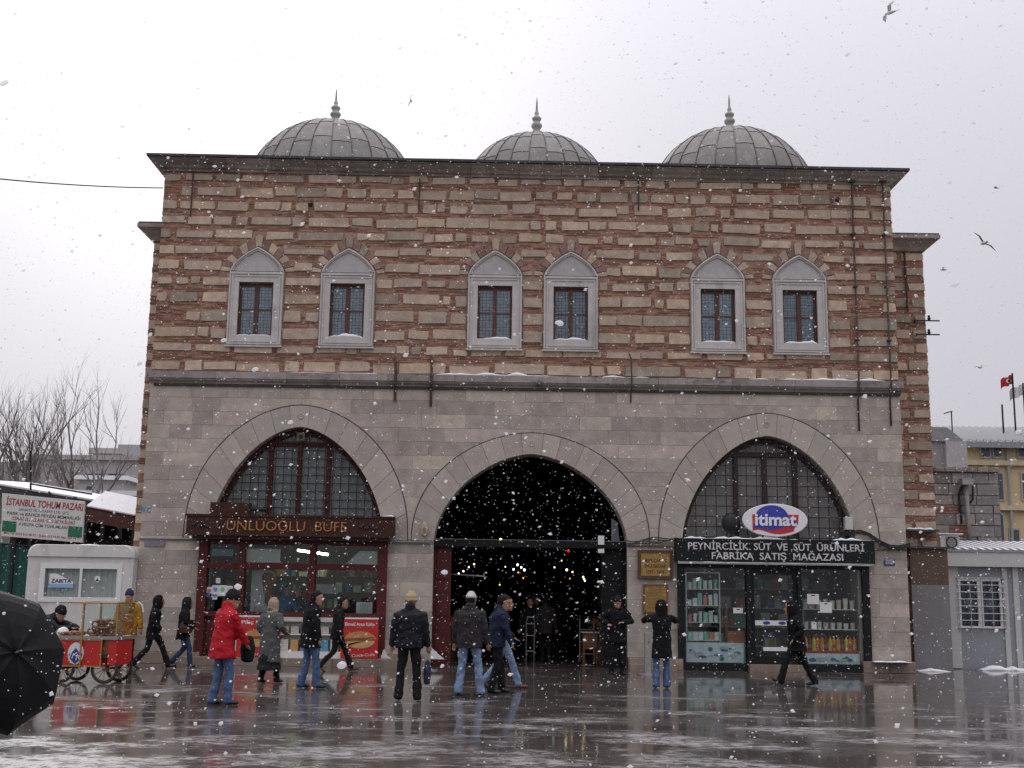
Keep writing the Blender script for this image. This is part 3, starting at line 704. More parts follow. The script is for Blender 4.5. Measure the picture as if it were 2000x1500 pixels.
# papers on the panes
for u0, u1, v0, v1, col in ((404, 414, 1146, 1166, (.45, .22, .2)), (415, 427, 1143, 1164, (.14, .32, .62)), (428, 441, 1143, 1164, (.25, .6, .22)), (442, 454, 1144, 1165, (.62, .5, .52)), (399, 413, 1159, 1166, (.1, .16, .45)), (415, 424, 1161, 1171, (.6, .6, .62)), (422, 430, 1129, 1139, (.6, .58, .5))):
    (x0, z1), (x1, z0) = U(u0, v0, .025), U(u1, v1, .025)
    st = B().box(x0, x1, .02, .026, z0, z1).build('sticker', PAPER, bar)
    B().lathe([(.0, .004), ((x1 - x0) * .32, .004), ((x1 - x0) * .32, 0)], (0, 0, 0), 10).xf(Matrix.Translation(((x0 + x1) / 2, .018, z0 + (z1 - z0) * .62)) @ Matrix.Rotation(rad(90), 4, 'X')).build('sticker_print', M('print_%d' % u0, col, .7), st)
for u0, u1, v0, v1 in ((476, 547, 1071, 1099), (414, 455, 1072, 1086)):
    (x0, z1), (x1, z0) = U(u0, v0, .06), U(u1, v1, .06); B().box(x0, x1, .05, .06, z0, z1).build('upper_board', OFFWHITE if u0 > 450 else M('dull_blue_board', (.14, .2, .22), .6), bar)
q = [U(676, 1101, .06), U(737, 1103, .06), U(737, 1077, .06), U(703, 1076, .06)]
B().prism(q, .05, .06).build('upper_board', OFFWHITE, bar)
# board with the name
y0, y1 = -.44, -.08
(xa, zt), (xb, zb) = U(365, 1004, y0), U(769, 1052, y0)
zt, zb = 3.56, 3.08
nm = B().prism([(xa, zb), (xb, zb), (xb, zt), (xa, zt)], y0, y1, .015).build('name_board', BROWNWOOD, bar)
for z0, z1 in ((zt - .035, zt + .015), (zb - .02, zb + .035)): B().box(xa - .02, xb + .02, y0 - .025, y0 + .05, z0, z1).build('board_moulding', BROWNWOOD, nm)
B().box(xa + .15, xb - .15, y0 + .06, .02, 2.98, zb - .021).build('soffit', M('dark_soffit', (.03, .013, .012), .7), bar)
x0, _ = U(443, 1030, y0); x1, _ = U(677, 1030, y0)
text('lettering', 'ÜNLÜOĞLU  BÜFE', (x0 + x1) / 2, y0 - .012, 3.19, .235, GOLD, nm, x1 - x0, .03, bold=-.01)
for u in (392, 718):            # carved leaf ornaments
    x, _ = U(u, 1030, y0)
    b = B()
    for k in range(7): b.ball((x + (k - 3) * .055, y0 - .006, 3.31 + .045 * math.sin(k * 1.9)), (.05, .02, .05), 7, 4)
    b.build('carved_ornament', M('dark_carving', (.02, .01, .008), .6), nm, True)
b = B(); snow_strip(b, xb - .35, xb, y0 + .02, y1, zt + .015, .05, 3); b.build('snow', SNOW, nm, True)
(x0, z1), (x1, z0) = U(412, 981, -.05), U(487, 1004, -.05)
B().prism([(x0, 3.57), (x1, 3.57), (x1, z1), (x0, z1)], -.1, .2, .01).build('shutter_box', BROWNWOOD, bar)
cc = thing('security_camera', 'small black security camera on the snack bar board', 'camera', PT(500, 1000, -.25))
p = PT(500, 1001, -.25); b = B(); b.tube([p + Vector((0, 0, -.12)), p + Vector((0, 0, .04)), p + Vector((.05, -.02, .08))], .02, 6); b.build('bracket', IRON, cc)
B().tube([p + Vector((-.14, .02, .09)), p + Vector((.26, -.06, .07))], [.05, .055], 8).build('camera_body', IRON, cc, True)
# stone step
for i in range(4):
    x0 = -8.15 + 4.85 * i / 4; B().prism([(x0 + .004, 0), (x0 + 4.85 / 4 - .004, 0), (x0 + 4.85 / 4 - .004, .185), (x0 + .004, .185)], -.62, .3, .015).build('step_block', MATS['plinth_stone'], bar)
# counter
xa, xb = PX[1] + .02, PX[3] - .12
ct = B().box(xa, xb, -.42, -.12, z_s - .16, z_s - .062).build('counter', OFFWHITE, bar)
b = B(); b.box(xa, xb, -.42, -.12, .186, .34); b.box(xa, xb, -.14, -.121, .34, z_s - .16)
for x in (xa, (xa + xb) / 2, xb - .04): b.box(x, x + .04, -.42, -.15, .34, z_s - .16)
b.build('counter_frame', WHITE, ct)
z_m = .72
B().box(xa + .04, xb - .04, -.40, -.145, z_m, z_m + .03).build('counter_shelf', WHITE, ct)
for k in range(26):
    lvl = k % 2; x = xa + .1 + (xb - xa - .3) * (k // 2) / 12.5
    z = .342 if lvl == 0 else z_m + .032
    colr = [(.55, .16, .06), (.12, .2, .34), (.52, .30, .10), (.62, .6, .55), (.1, .28, .4)][(k * 7 + 2) % 5] if lvl == 0 else [(.45, .38, .3), (.2, .17, .3), (.5, .46, .4)][k % 3]
    h = .27 if lvl == 0 else .17
    c = B().prism([(x, z), (x + .19, z), (x + .19, z + h), (x, z + h)], -.36, -.2, .01); o = c.build('snack_box', M('snack_%d_%d' % (lvl, k % 15), colr, .6, var=.3, scale=20))
    cn_ = {(.55, .16, .06): 'orange red', (.12, .2, .34): 'dark blue', (.52, .30, .10): 'ochre', (.62, .6, .55): 'pale grey', (.1, .28, .4): 'teal blue', (.45, .38, .3): 'beige', (.2, .17, .3): 'purple', (.5, .46, .4): 'cream'}[colr]
    tag(o, '%s snack box on the %s shelf of the snack bar counter' % (cn_, 'lower' if lvl == 0 else 'upper'), 'box', 'snack boxes in the counter')
def poster(u0, u1, v0, v1, label, txt):
    Y = -.47; (x0, z1), (x1, z0) = U(u0, v0, Y), U(u1, v1, Y); z0 = .20; w = x1 - x0; h = z1 - z0
    t = thing('poster', label, 'poster', ((x0 + x1) / 2, Y, z0))
    B().prism([(x0, z0), (x1, z0), (x1, z1), (x0, z1)], Y, Y + .03, .004).build('panel', M('poster_red', (.50, .02, .018), .45, var=.08), t)
    B().box(x0, x1, Y - .006, Y + .03, z1 + .001, z1 + .04).build('top_edge', WHITE, t)
    text('lettering', txt, (x0 + x1) / 2, Y - .004, z1 - h * .17, h * .085, WHITE, t, w * .8, .004, bold=.02)
    cx, cz = x0 + w * .52, z0 + h * .47; n = 14
    def el(a, c, rx, rz, t0, t1): return [(a + rx * math.cos(t0 + (t1 - t0) * i / n), c + rz * math.sin(t0 + (t1 - t0) * i / n)) for i in range(n + 1)]
    B().prism(el(cx, cz, w * .43, h * .22, .1, math.pi + .1), Y - .006, Y).build('bun', M('bun', (.50, .24, .08), .6, var=.25, scale=7), t)
    B().prism(el(cx, cz - h * .02, w * .40, h * .20, math.pi, 2 * math.pi), Y - .008, Y).build('bun', M('bun2', (.56, .33, .14), .6, var=.25, scale=7), t)
    B().prism([(cx - w * .4, cz - h * .05), (cx + w * .38, cz + h * .03), (cx + w * .38, cz + h * .08), (cx - w * .4, cz + h * .03)], Y - .010, Y).build('filling', M('filling', (.28, .07, .03), .6, var=.5, scale=30), t)
    B().prism([(cx - w * .34, cz - h * .16)] + [(cx - w * .34 + w * .75 * i / 8, cz - h * (.11 - .02 * i) - .015 * (i % 2)) for i in range(9)] + [(cx - w * .3, cz - h * .09)], Y - .012, Y).build('lettuce', M('lettuce', (.28, .42, .06), .6, var=.4, scale=25), t)
    text('brand_lettering', 'Coca-Cola', x0 + w * .62, Y - .004, z0 + h * .05, h * .07, WHITE, t, w * .62, .004, tilt=-.06)
poster(464, 545, 1205, 1284, 'red snack poster reading Pilic Doner at the snack bar counter', 'Piliç Döner')
poster(667, 737, 1209, 1286, 'red snack poster reading Ekmek Arasi Kofte beside the snack bar post', 'Ekmek Arası Köfte')
# inside the snack bar
p = PT(615, 1079, 1.6); lt = thing('fluorescent_lamp', 'lit fluorescent tube under the snack bar ceiling', 'lamp', p)
B().tube([p + Vector((-.45, 0, .05)), p + Vector((.35, 0, -.05))], .03, 8).build('tube', EM('tube_light', (.85, 1, .72), 14.0), lt); B().tube([p + Vector((-.1, 0, .0)), p + Vector((-.1, 0, 3 - p.z))], .015, 6).build('hanger', IRON, lt)
p = PT(524, 1150, 1.0); sp = thing('doner_spit', 'cone of roasting meat on a spit inside the snack bar', 'meat spit', (p.x, 1.0, 1.05))
B().lathe([(.02, -.42), (.10, -.40), (.17, .1), (.19, .32), (.14, .4), (.015, .42), (.015, .56)], p, 12).build('meat', M('roast_meat', (.30, .12, .035), .5, var=.5, scale=16, bump=.6), sp, True)
B().box(p.x - .3, p.x + .3, .8, 1.3, 0, p.z - .43).build('stand', STEEL, sp)
(x0, z1), (x1, z0) = U(492, 1114, .9), U(508, 1196, .9)
fr = thing('refrigerator', 'tall white refrigerator behind the snack bar window', 'refrigerator', ((x0 + x1) / 2, 1.1, 0)); B().prism([(x0, 0), (x1 + .15, 0), (x1 + .15, z1), (x0, z1)], .9, 1.4, .02).build('cabinet', WHITE, fr); B().tube([(x1 + .1, .87, 1.3), (x1 + .1, .87, 1.9)], .015, 6).build('handle', STEEL, fr)
(x0, z1), (x1, z0) = U(616, 1141, 1.2), U(668, 1160, 1.2)
mb = thing('menu_board', 'pale menu board hanging behind the snack bar window', 'menu board', ((x0 + x1) / 2, 1.2, z0)); B().prism([(x0, z0), (x1 - .12, z0), (x1, (z0 + z1) / 2), (x1 - .1, z1), (x0, z1)], 1.2, 1.23, .004).build('board', OFFWHITE, mb)
for xx in (x0 + .1, x1 - .2): B().tube([(xx, 1.215, z1), (xx, 1.215, 3.0)], .006, 5).build('hanging_cord', IRON, mb)
(x0, z1), (x1, z0) = U(697, 1176, .5), U(728, 1199, .5)
ac = thing('heater', 'white louvred heater on the snack bar window sill', 'heater', ((x0 + x1) / 2, .5, z0)); B().prism([(x0, z0), (x1, z0), (x1, z1), (x0, z1)], .4, .6, .01).build('casing', WHITE, ac)
for k in range(7): B().box(x0 + .05 + (x1 - x0 - .1) * k / 7, x0 + .07 + (x1 - x0 - .1) * k / 7, .392, .4, z0 + .04, z1 - .04).build('louvre', STEEL, ac)
rs = thing('rear_shelving', 'crowded shelf and pictures on the back wall of the snack bar', 'shelf', (-5.7, 2.4, 0))
for z in (1.35, 1.75, 2.15): B().box(-7.9, -3.5, 2.2, 2.55, z - .03, z).build('shelf_board', OAK, rs)
for x in (-7.9, -5.7, -3.55): B().box(x, x + .05, 2.3, 2.56, 0, 2.6).build('upright', OAK, rs)
for k in range(60):
    x = -7.85 + 4.2 * random.random(); z = random.choice((1.35, 1.75, 2.15)); w = random.uniform(.08, .22); h = random.uniform(.12, .3)
    B().box(x, x + w, 2.22 + .003 * k, 2.4 + .002 * k, z, z + h).build('goods', M('bar_goods_%d' % (k % 7), [(.6, .12, .06), (.65, .42, .1), (.12, .2, .5), (.65, .62, .55), (.15, .4, .2), (.5, .3, .15), (.7, .66, .6)][k % 7], .6, var=.3), rs)
wk = thing('work_bench', 'steel work bench inside the snack bar', 'bench', (-5.6, .7, 0)); B().box(-7.0, -3.6, .42, .82, 1.0, 1.05).build('bench_top', STEEL, wk); B().box(-6.95, -3.65, .5, .8, 0, 1.0).build('bench_body', OFFWHITE, wk)

# ------------------------------------------------------------------ dairy shop under the right arch
DG = M('green_black_metal', (.011, .014, .0135), .5, var=.25, spec=.2)
dairy = thing('shopfront', 'dark green dairy shop front with white lettered fascia', 'shopfront', (6.1, -.1, 0))
PX = [U(u, 1200, -.1)[0] for u in (1331, 1463, 1563, 1693)]
for i, x in enumerate(PX):
    w = .085 if i in (0, 3) else .05
    B().box(x - w, x + w, -.14, .1, .0, 2.58).build('post', DG, dairy)
for i in range(3):
    a, c = PX[i] + (.085 if i == 0 else .05), PX[i + 1] - (.085 if i == 2 else .05)
    B().box(a, c, -.12, .08, 2.46, 2.58).build('head_rail', DG, dairy)
    if i != 1:
        B().box(a, c, -.13, .2, .0, .19).build('kick_board', DG, dairy)
        B().box(a, c, -.01, -.004, .19, 2.46).build('pane', SHOPGLASS, dairy)
d0, d1 = PX[1] + .05, PX[2] - .05
dr = B().box(d0, d0 + .1, -.06, .0, .2, 2.46); dr.box(d1 - .1, d1, -.06, .0, .2, 2.46); dr.box(d0 + .1, d1 - .1, -.06, .0, .2, .36); dr.box(d0 + .1, d1 - .1, -.06, .0, 2.32, 2.46)
dr = dr.build('door', DG, dairy); B().box(d0 + .1, d1 - .1, -.034, -.028, .36, 2.32).build('pane', SHOPGLASS, dr)
_, z1 = U(1515, 1212, -.05); B().box(d0 + .1, d1 - .1, -.045, -.036, z1 - .12, z1).build('band', WHITE, dr)
for k in (.3, .7):
    x = d0 + .1 + (d1 - d0 - .2) * k; B().lathe([(0, .003), (.07, .003), (.07, 0)], (0, 0, 0), 12).xf(Matrix.Translation((x, -.046, z1 - .06)) @ Matrix.Rotation(rad(90), 4, 'X') @ Matrix.Diagonal((1.3, .6, 1, 1))).build('band_emblem', M('emblem_blue', (.03, .04, .30), .5), dr)
_, z1 = U(1515, 1264, -.05); B().box(d0 + .28, d1 - .22, -.09, -.05, z1 - .09, z1).build('push_bar', WHITE, dr)
B().prism([(PX[1] - .05, 0), (PX[2] + .05, 0), (PX[2] + .05, .17), (PX[1] - .05, .17)], -.34, .0, .015).build('threshold', MATS['plinth_stone'], dairy)
y0 = -.3
xa, xb = U(1320, 1075, y0)[0], U(1709, 1075, y0)[0]; zb, zt = 2.60, 3.16
fa = B().prism([(xa, zb), (xb, zb), (xb, zt), (xa, zt)], y0, .02, .012).build('fascia', DG, dairy)
B().box(xa + .05, xb - .05, y0 + .01, .05, zb - .055, zb - .001).build('roller_housing', STEEL, fa)
LET = M('white_letters', (.62, .6, .58), .5, var=.06)
def on_face(u0, u1, Y): return (U(u0, 1080, Y)[0] + U(u1, 1080, Y)[0]) / 2, U(u1, 1080, Y)[0] - U(u0, 1080, Y)[0]
cx, w = on_face(1344, 1688, y0); text('lettering', 'PEYNİRCİLİK. SÜT  VE  SÜT  ÜRÜNLERİ', cx, y0 - .008, 2.895, .165, LET, fa, w, .018, bold=.008)
cx, w = on_face(1390, 1646, y0); text('lettering', 'FABRİKA  SATIŞ  MAĞAZASI', cx, y0 - .008, 2.665, .165, LET, fa, w, .018, bold=.008)
b = B(); snow_strip(b, xa + .2, xa + 1.4, y0 + .03, -.03, zt, .06, 1); snow_strip(b, xa + 1.2, xa + 3.0, y0 + .03, -.03, zt, .07, 2); snow_strip(b, xb - 1.0, xb - .05, y0 + .03, -.03, zt, .08, 4); b.build('snow', SNOW, fa, True)
b = B(); snow_strip(b, xa + .3, xb - .3, y0 - .02, y0 + .01, zb - .02, .012, 5); b.build('snow', SNOW, fa, True)
# oval sign
Y = -.28; x, z = U(1514, 1016, Y); rx, rz = .80, .405
ov = thing('oval_sign', 'white oval sign with blue and red emblem reading itimat above the dairy fascia', 'sign', (x, Y, zt))
def ell(cx, cz, rx, rz, n=40, t0=0, t1=2 * math.pi): return [(cx + rx * math.cos(t0 + (t1 - t0) * i / n), cz + rz * math.sin(t0 + (t1 - t0) * i / n)) for i in range(n)]
B().prism(ell(x, z, rx, rz), Y, Y + .12, .012).build('panel', M('sign_white', (.80, .80, .80), .35, var=.04), ov)
BL = M('sign_blue', (.03, .045, .36), .4, var=.08); RD = M('sign_red', (.50, .025, .03), .4, var=.08)
B().prism([(x - .56, z - .26), (x - .42, z - .235)] + [(x - .42 + .98 * i / 10, z - .24 - .10 * math.sin(math.pi * i / 9.0 - .2)) for i in range(1, 10)] + [(x + .45, z - .22), (x + .56, z - .08), (x + .58, z + .14), (x - .56, z + .14)], Y - .006, Y).build('red_wave', RD, ov)
B().prism(ell(x - .08, z + .08, .40, .285, 30, 0, math.pi) + [(x - .48, z + .08), (x - .54, z - .20)] + [(x - .50 + .9 * i / 10, z - .16 - .08 * math.sin(math.pi * i / 8.0)) for i in range(1, 10)] + [(x + .42, z - .16), (x + .52, z - .03), (x + .32, z + .08)], Y - .012, Y).build('blue_shape', BL, ov)
text('lettering', 'itimat', x + .01, Y - .02, z - .125, .285, MATS['sign_white'], ov, 1.02, .012, bold=.028)
for sx in (-.3, .3): B().box(x + sx - .02, x + sx + .02, Y + .03, Y + .07, zt, z - rz * .85).build('stand', IRON, ov)
fx = thing('floodlight', 'black spotlight on the fascia beside the oval sign', 'spotlight', PT(1432, 1050, -.15))
p = PT(1428, 1022, -.12); B().ball(p, (.23, .14, .26), 12, 8).build('housing', IRON, fx, True); B().tube([p + Vector((0, 0, -.2)), (p.x, -.12, zt)], .03, 6).build('stem', IRON, fx)
# goods in the dairy windows
def shelf_unit(name, label, x0, x1, zs, ya, yb):
    t = thing(name, label, 'shelf', ((x0 + x1) / 2, (ya + yb) / 2, .19))
    for z in zs: B().box(x0, x1, ya, yb, z - .02, z).build('shelf_board', WHITE, t)
    for x in (x0, x1 - .03): B().box(x - .001, x + .031, ya - .001, yb, .0, zs[-1]).build('upright', STEEL, t)
    return t
xl0, xl1 = PX[0] + .14, PX[1] - .12
shelf_unit('display_shelf', 'white display shelf behind the left pane of the dairy shop', xl0, xl0 + .85, (.72, 1.15, 1.55, 1.95, 2.35), .12, .45)
cols = [(.30, .55, .42), (.62, .66, .62), (.2, .42, .32), (.66, .66, .62), (.45, .52, .48), (.55, .2, .16), (.7, .7, .68)]
for li, z in enumerate((.72, 1.15, 1.55, 1.95)):
    for k in range(6):
        x = xl0 + .05 + .13 * k; h = random.uniform(.13, .3); w = random.uniform(.09, .125)
        if li == 0: h = .19; w = .12
        b = B().lathe([(w * .42, 0), (w * .5, h * .9), (w * .52, h * .92), (w * .52, h), (0, h)], (x + .06, .24, z), 12) if li % 2 else B().prism([(x, z), (x + w, z), (x + w, z + h), (x, z + h)], .16, .34, .006)
        o = b.build('dairy_tub' if li % 2 else 'dairy_carton', M('carton_%d' % ((k * 3 + li * 5) % 7), tuple(min(.85, 1.35 * q_) for q_ in cols[(k * 3 + li * 5) % 7]), .5, var=.3, scale=18))
        cn_ = ['green', 'white', 'dark green', 'off white', 'grey green', 'red', 'bright white'][(k * 3 + li * 5) % 7]
        tag(o, ('%s round tub on the %s shelf of the dairy shop' if li % 2 else '%s carton on the %s shelf of the dairy shop') % (cn_, ['lowest', 'second', 'third', 'top'][li]), 'tub' if li % 2 else 'carton', 'tubs on the dairy shelf' if li % 2 else 'cartons on the dairy shelf')
def fridge(label, x0, x1, cols, z1):
    t = thing('chest_freezer', label, 'freezer', ((x0 + x1) / 2, .5, 0)); B().prism([(x0, 0.0), (x1, 0), (x1, z1), (x0, z1)], .06, .8, .02).build('cabinet', M('freezer_white', (.75, .82, .88), .4, var=.15), t)
    for k in range(16):
        a = x0 + .05 + (x1 - x0 - .25) * random.random(); z = .22 + (z1 - .36) * random.random()
        B().prism(ell(a + .07, z + .04, random.uniform(.04, .12), random.uniform(.02, .06), 8), .05 - .0006 * k, .06).build('printed_shape', M('fp%d' % (k % 4), cols[k % len(cols)], .5), t)
fridge('white freezer with blue and green print behind the left dairy pane', xl0 - .02, xl1 + .03, [(.02, .25, .14), (.55, .6, .65), (.06, .16, .36), (.6, .62, .62)], .66)
xr0, xr1 = PX[2] + .1, PX[3] - .13
fridge('white freezer with blue stripes behind the right dairy pane', xr0, xr1, [(.03, .1, .32), (.55, .6, .66), (.03, .06, .2)], .44)
st = shelf_unit('display_shelf', 'red edged shelf carrying bottles behind the right dairy pane', xr0, xr1, (.50,), .1, .42)
B().box(xr0, xr1, .085, .099, .455, .5).build('red_edge', RD, st)
for k in range(13):
    x = xr0 + .09 + (xr1 - xr0 - .2) * k / 12; o = thing('bottle', '%s drink bottle on the red edged shelf of the dairy shop' % ['orange', 'golden', 'dark brown', 'deep orange', 'yellow', 'black brown'][(k * 5 + k // 4) % 6], 'bottle', (x, .2 + .03 * (k % 2), .5), 0, 'bottles in the dairy window')
    c = [(.80, .33, .02), (.82, .50, .03), (.16, .06, .03), (.78, .25, .02), (.85, .62, .05), (.12, .05, .03)][(k * 5 + k // 4) % 6]
    B().lathe([(.0, 0), (.045, 0), (.05, .02), (.052, .23), (.046, .265), (.02, .295), (.018, .33)], (0, 0, 0), 12).build('bottle_body', M('juice_%d' % ((k * 5 + k // 4) % 6), c, .25, var=.1), o, True, True)
    B().lathe([(.022, .325), (.022, .36), (0, .36)], (0, 0, 0), 10).build('cap', M('capcol', (.5, .05, .04), .5), o, False, True)
    B().lathe([(.0515, .06), (.0515, .15)], (0, 0, 0), 12).build('bottle_label', M('bottle_label%d' % (k % 2), [(.6, .5, .3), (.5, .12, .08)][k % 2], .6), o, True, True)
shelf_unit('display_shelf', 'white shelf of cheese tubs above the bottles in the dairy shop', xr0, xr1, (1.02, 1.5), .14, .42)
for k in range(16):
    lv = k % 2; x = xr0 + .12 + (xr1 - xr0 - .24) * (k // 2) / 7; z = (1.02, 1.5)[lv]; h = (.17, .24)[lv] * random.uniform(.8, 1.1); cq = [(.8, .8, .76), (.35, .6, .4), (.75, .6, .5), (.8, .74, .45)][(k * 3 + lv) % 4]
    o = B().lathe([(.05, 0), (.062, h * .9), (.066, h * .92), (.066, h), (0, h)], (x, .27, z), 12).build('cheese_tub', M('cheese_%d' % ((k * 3 + lv) % 4), cq, .5, var=.25, scale=18), None, False); tag(o, '%s cheese tub on the %s white shelf above the bottles' % (['white', 'green', 'pinkish', 'yellow'][(k * 3 + lv) % 4], ('lower', 'upper')[lv]), 'tub', 'cheese tubs above the bottles')
(x0, z1), (x1, z0) = U(1417, 1232, .3), U(1452, 1265, .3)
cr = thing('crate', 'orange crate behind the left dairy pane', 'crate', ((x0 + x1) / 2, .3, z0)); B().prism([(x0, .665), (x1, .665), (x1, z1), (x0, z1)], .16, .46, .01).build('crate_body', M('orange_crate', (.36, .12, .02), .6, var=.25), cr); B().box(x0 - .02, x0 + .03, .15, .19, .7, z1 + .75).build('slat', OAK, cr)
bd = M('dim_goods', (.16, .19, .16), .7, var=.7, scale=5)
bk = thing('rear_shelving', 'dim shelving with goods at the back of the dairy shop', 'shelf', (6, 3.2, 0))
for z in (.5, 1.0, 1.5, 2.0, 2.5): B().box(3.7, 8.3, 2.9, 3.4, z - .03, z).build('shelf_board', OFFWHITE, bk)
for k in range(90):
    x = 3.75 + 4.4 * random.random(); z = random.choice((.5, 1.0, 1.5, 2.0)); w = random.uniform(.12, .3); h = random.uniform(.15, .4)
    o = B().box(x, x + w, 2.92 + .002 * k, 3.08 + .002 * k, z, z + h).build('goods', M('goods_%d' % (k % 6), [(.6, .2, .12), (.2, .5, .32), (.7, .7, .64), (.55, .45, .16), (.16, .24, .5), (.75, .72, .68)][k % 6], .6, var=.3), bk)
for u0, u1, v0, v1, nm2 in ((1576, 1600, 1160, 1180, 'upper'), (1601, 1625, 1176, 1197, 'lower'), (1585, 1595, 1215, 1229, 'striped'), (1432, 1451, 1187, 1198, 'small')):
    (x0, z1), (x1, z0) = U(u0, v0, -.015), U(u1, v1, -.015); n_ = B().box(x0, x1, -.017, -.011, z0, z1).build('notice', PAPER, dairy)
    B().box(x0 + (x1 - x0) * .35, x1 - (x1 - x0) * .35, -.02, -.0171, z1 - .05, z1 - .025).build('clip', IRON, n_)

# ------------------------------------------------------------------ things on the piers
PL = M('brass_plate2', (.34, .21, .055), .45, var=.25, scale=6, metal=.35)
def plaque(u0, u1, v0, v1, label, lines, frame):
    Y = -.075; (x0, z1), (x1, z0) = U(u0, v0, Y), U(u1, v1, Y); zc = (z0 + z1) / 2
    t = thing('plaque', label, 'plaque', ((x0 + x1) / 2, Y, z0))
    f = .07 if frame else .035
    for a, c, d, e in ((x0, x1, z1 - f, z1), (x0, x1, z0, z0 + f), (x0, x0 + f, z0 + f, z1 - f), (x1 - f, x1, z0 + f, z1 - f)): B().box(a, c, Y - .02, .0, d, e).build('frame', M('plaque_frame', (.075, .035, .015), .5) if frame else OAK, t)
    B().box(x0 + f, x1 - f, Y, -.0, z0 + f, z1 - f).build('plate', PL, t)
    h = z1 - z0
    if frame:
        for s, q, k in zip(lines, (.58, .39, .19), (.78, .74, .6)): text('lettering', s, (x0 + x1) / 2, Y - .002, z0 + h * q, h * .115, M('engraved', (.05, .022, .006), .7), t, (x1 - x0 - 2 * f) * k, .004, bold=.012)
    else:
        b = B()
        for k in range(15): z = z1 - f - .05 - k * (h - 2 * f - .08) / 15; w = (x1 - x0) * (.36 - (.10 if k in (0, 14) else .02 * (k % 3))); b.box((x0 + x1) / 2 - w, (x0 + x1) / 2 + w, Y - .0015, Y, z - .007, z + .007)
        b.build('engraved_lines', M('engraved_soft', (.16, .09, .025), .6), t)
        for a in (x0 + .06, x1 - .06):
            for z in (z0 + .06, z1 - .06): B().ball((a, Y, z), .014, 6, 4).build('screw', IRON, t)
plaque(1246, 1314, 1074, 1131, 'framed brass plaque with three lines of capitals on the pier', ('MISIR ÇARŞISI', 'SPICE BAZAAR', '1597 - 1664'), True)
plaque(1256, 1305, 1141, 1198, 'plain brass plate full of fine engraved lines on the pier', (), False)
Y = -.02; (x0, z1), (x1, z0) = U(1726, 1091, Y), U(1748, 1105, Y)
ss = thing('street_sign', 'small blue enamel street sign on the right pier', 'sign', ((x0 + x1) / 2, Y, z0)); B().prism([(x0, z0), (x1, z0), (x1, z1), (x0, z1)], Y, .0, .003).build('plate', M('enamel_blue', (.03, .05, .17), .3), ss)
text('lettering', 'TAHMİS', (x0 + x1) / 2, Y - .001, z0 + .105, .05, WHITE, ss, (x1 - x0) * .75, .002, bold=.02); text('lettering', 'SOKAK', (x0 + x1) / 2, Y - .001, z0 + .04, .05, WHITE, ss, (x1 - x0) * .7, .002, bold=.02)
x, z = U(283, 1001, -.01); text('painted_lettering', 'W.C', x, -.012, z, .125, M('wc_blue', (.06, .22, .48), .6), hall, .28, .004, bold=.02)['label'] = 'blue painted W.C letters'
(x0, z1), (x1, z0) = U(283, 1053, 0), U(322, 1068, 0); o = B().prism([(x0, z0), (x1, z0), (x1, z1), (x0, z1)], -.03, .0, .004).build('wall_plate', M('lilac_plate', (.20, .18, .20), .6)); tag(o, 'blank grey lilac plate on the left pier', 'plate')
p = PT(829, 1034, -.08); wl = thing('wall_lamp', 'small cream lamp housing on the pier between the left arches', 'lamp', (p.x, -.08, p.z)); B().prism(ell(p.x, p.z, .085, .17, 16), -.14, .0, .02).build('housing', M('cream_plastic', (.45, .38, .27), .5), wl); B().prism(ell(p.x, p.z - .03, .045, .08, 12), -.15, -.139).build('lens', M('lens', (.2, .16, .1), .3), wl)
b = B()
for q in (0, 1, 2, 3):   # cables
    pts = []
    for i in range(9):
        u = 1224 + (1322 - 1224) * i / 8; v = 1056 + 3 * q - (7 + q) * i / 8 + 3 * math.sin(i * 1.1 + q); pts.append(PT(u, v, -.05 - .02 * q))
    B().tube(pts, .012, 5).build('cable', IRON, hall)
for q in (0, 1, 2):
    pts = [PT(u, v + 3 * q, -.06 - .03 * q) for u, v in ((1640, 1040), (1662, 1037), (1682, 1036), (1700, 1043), (1718, 1056), (1738, 1065), (1756, 1066), (1778, 1061))]
    B().tube(pts, .02, 6).build('cable', IRON, hall, True)
(x0, z1), (x1, z0) = U(1649, 1010, -.08), U(1665, 1035, -.08); tag(B().prism([(x0, z0), (x1, z0), (x1, z1), (x0, z1)], -.16, .0, .01).build('junction_box', OFFWHITE), 'pale junction box at the spring of the right arch', 'box')
# posts and stone guards in front of the piers
for (u, vt, x, y, lab) in ((836, 1221, -2.2, -1.55, 'plain grey steel post in front of the pier left of the passage'), (1266, 1238, 2.8, -2.0, 'plain grey steel post in front of the pier with the brass plaques')):
    h = (CAM - PT(u, vt, y)).z * -1 + 1.65
    t = thing('steel_post', lab, 'post', (x, y, 0)); B().box(x - .065, x + .065, y - .05, y + .05, .02, h).build('shaft', M('galvanised', (.33, .33, .31), .5, var=.15, metal=.3), t); B().lathe([(.24, 0), (.24, .02), (.08, .025), (.0, .025)], (x, y, 0), 16).build('base_plate', STEEL, t)
    B().box(x + .01, x + .03, y - .053, y - .049, h - .2, h - .12).build('lock_slot', IRON, t)
    B().box(x - .07, x + .07, y - .055, y + .055, h + .0005, h + .03).build('cap', STEEL, t)
for pts, lab in (([(743, 1296), (771, 1297), (765, 1290), (756, 1281), (751, 1268), (748, 1270)], 'white painted corner guard beside the snack bar post'), ([(840, 1297), (872, 1298), (868, 1290), (856, 1278), (841, 1264)], 'white painted corner guard beside the red door leaf')):
    P_ = [U(u, v, -.25) for u, v in pts]; P_ = [(x, max(.19, z) if i > 1 else .19) for i, (x, z) in enumerate(P_)]
    tag(B().prism(P_, -.25, -.17, .006).build('corner_guard', WHITE), lab, 'guard')
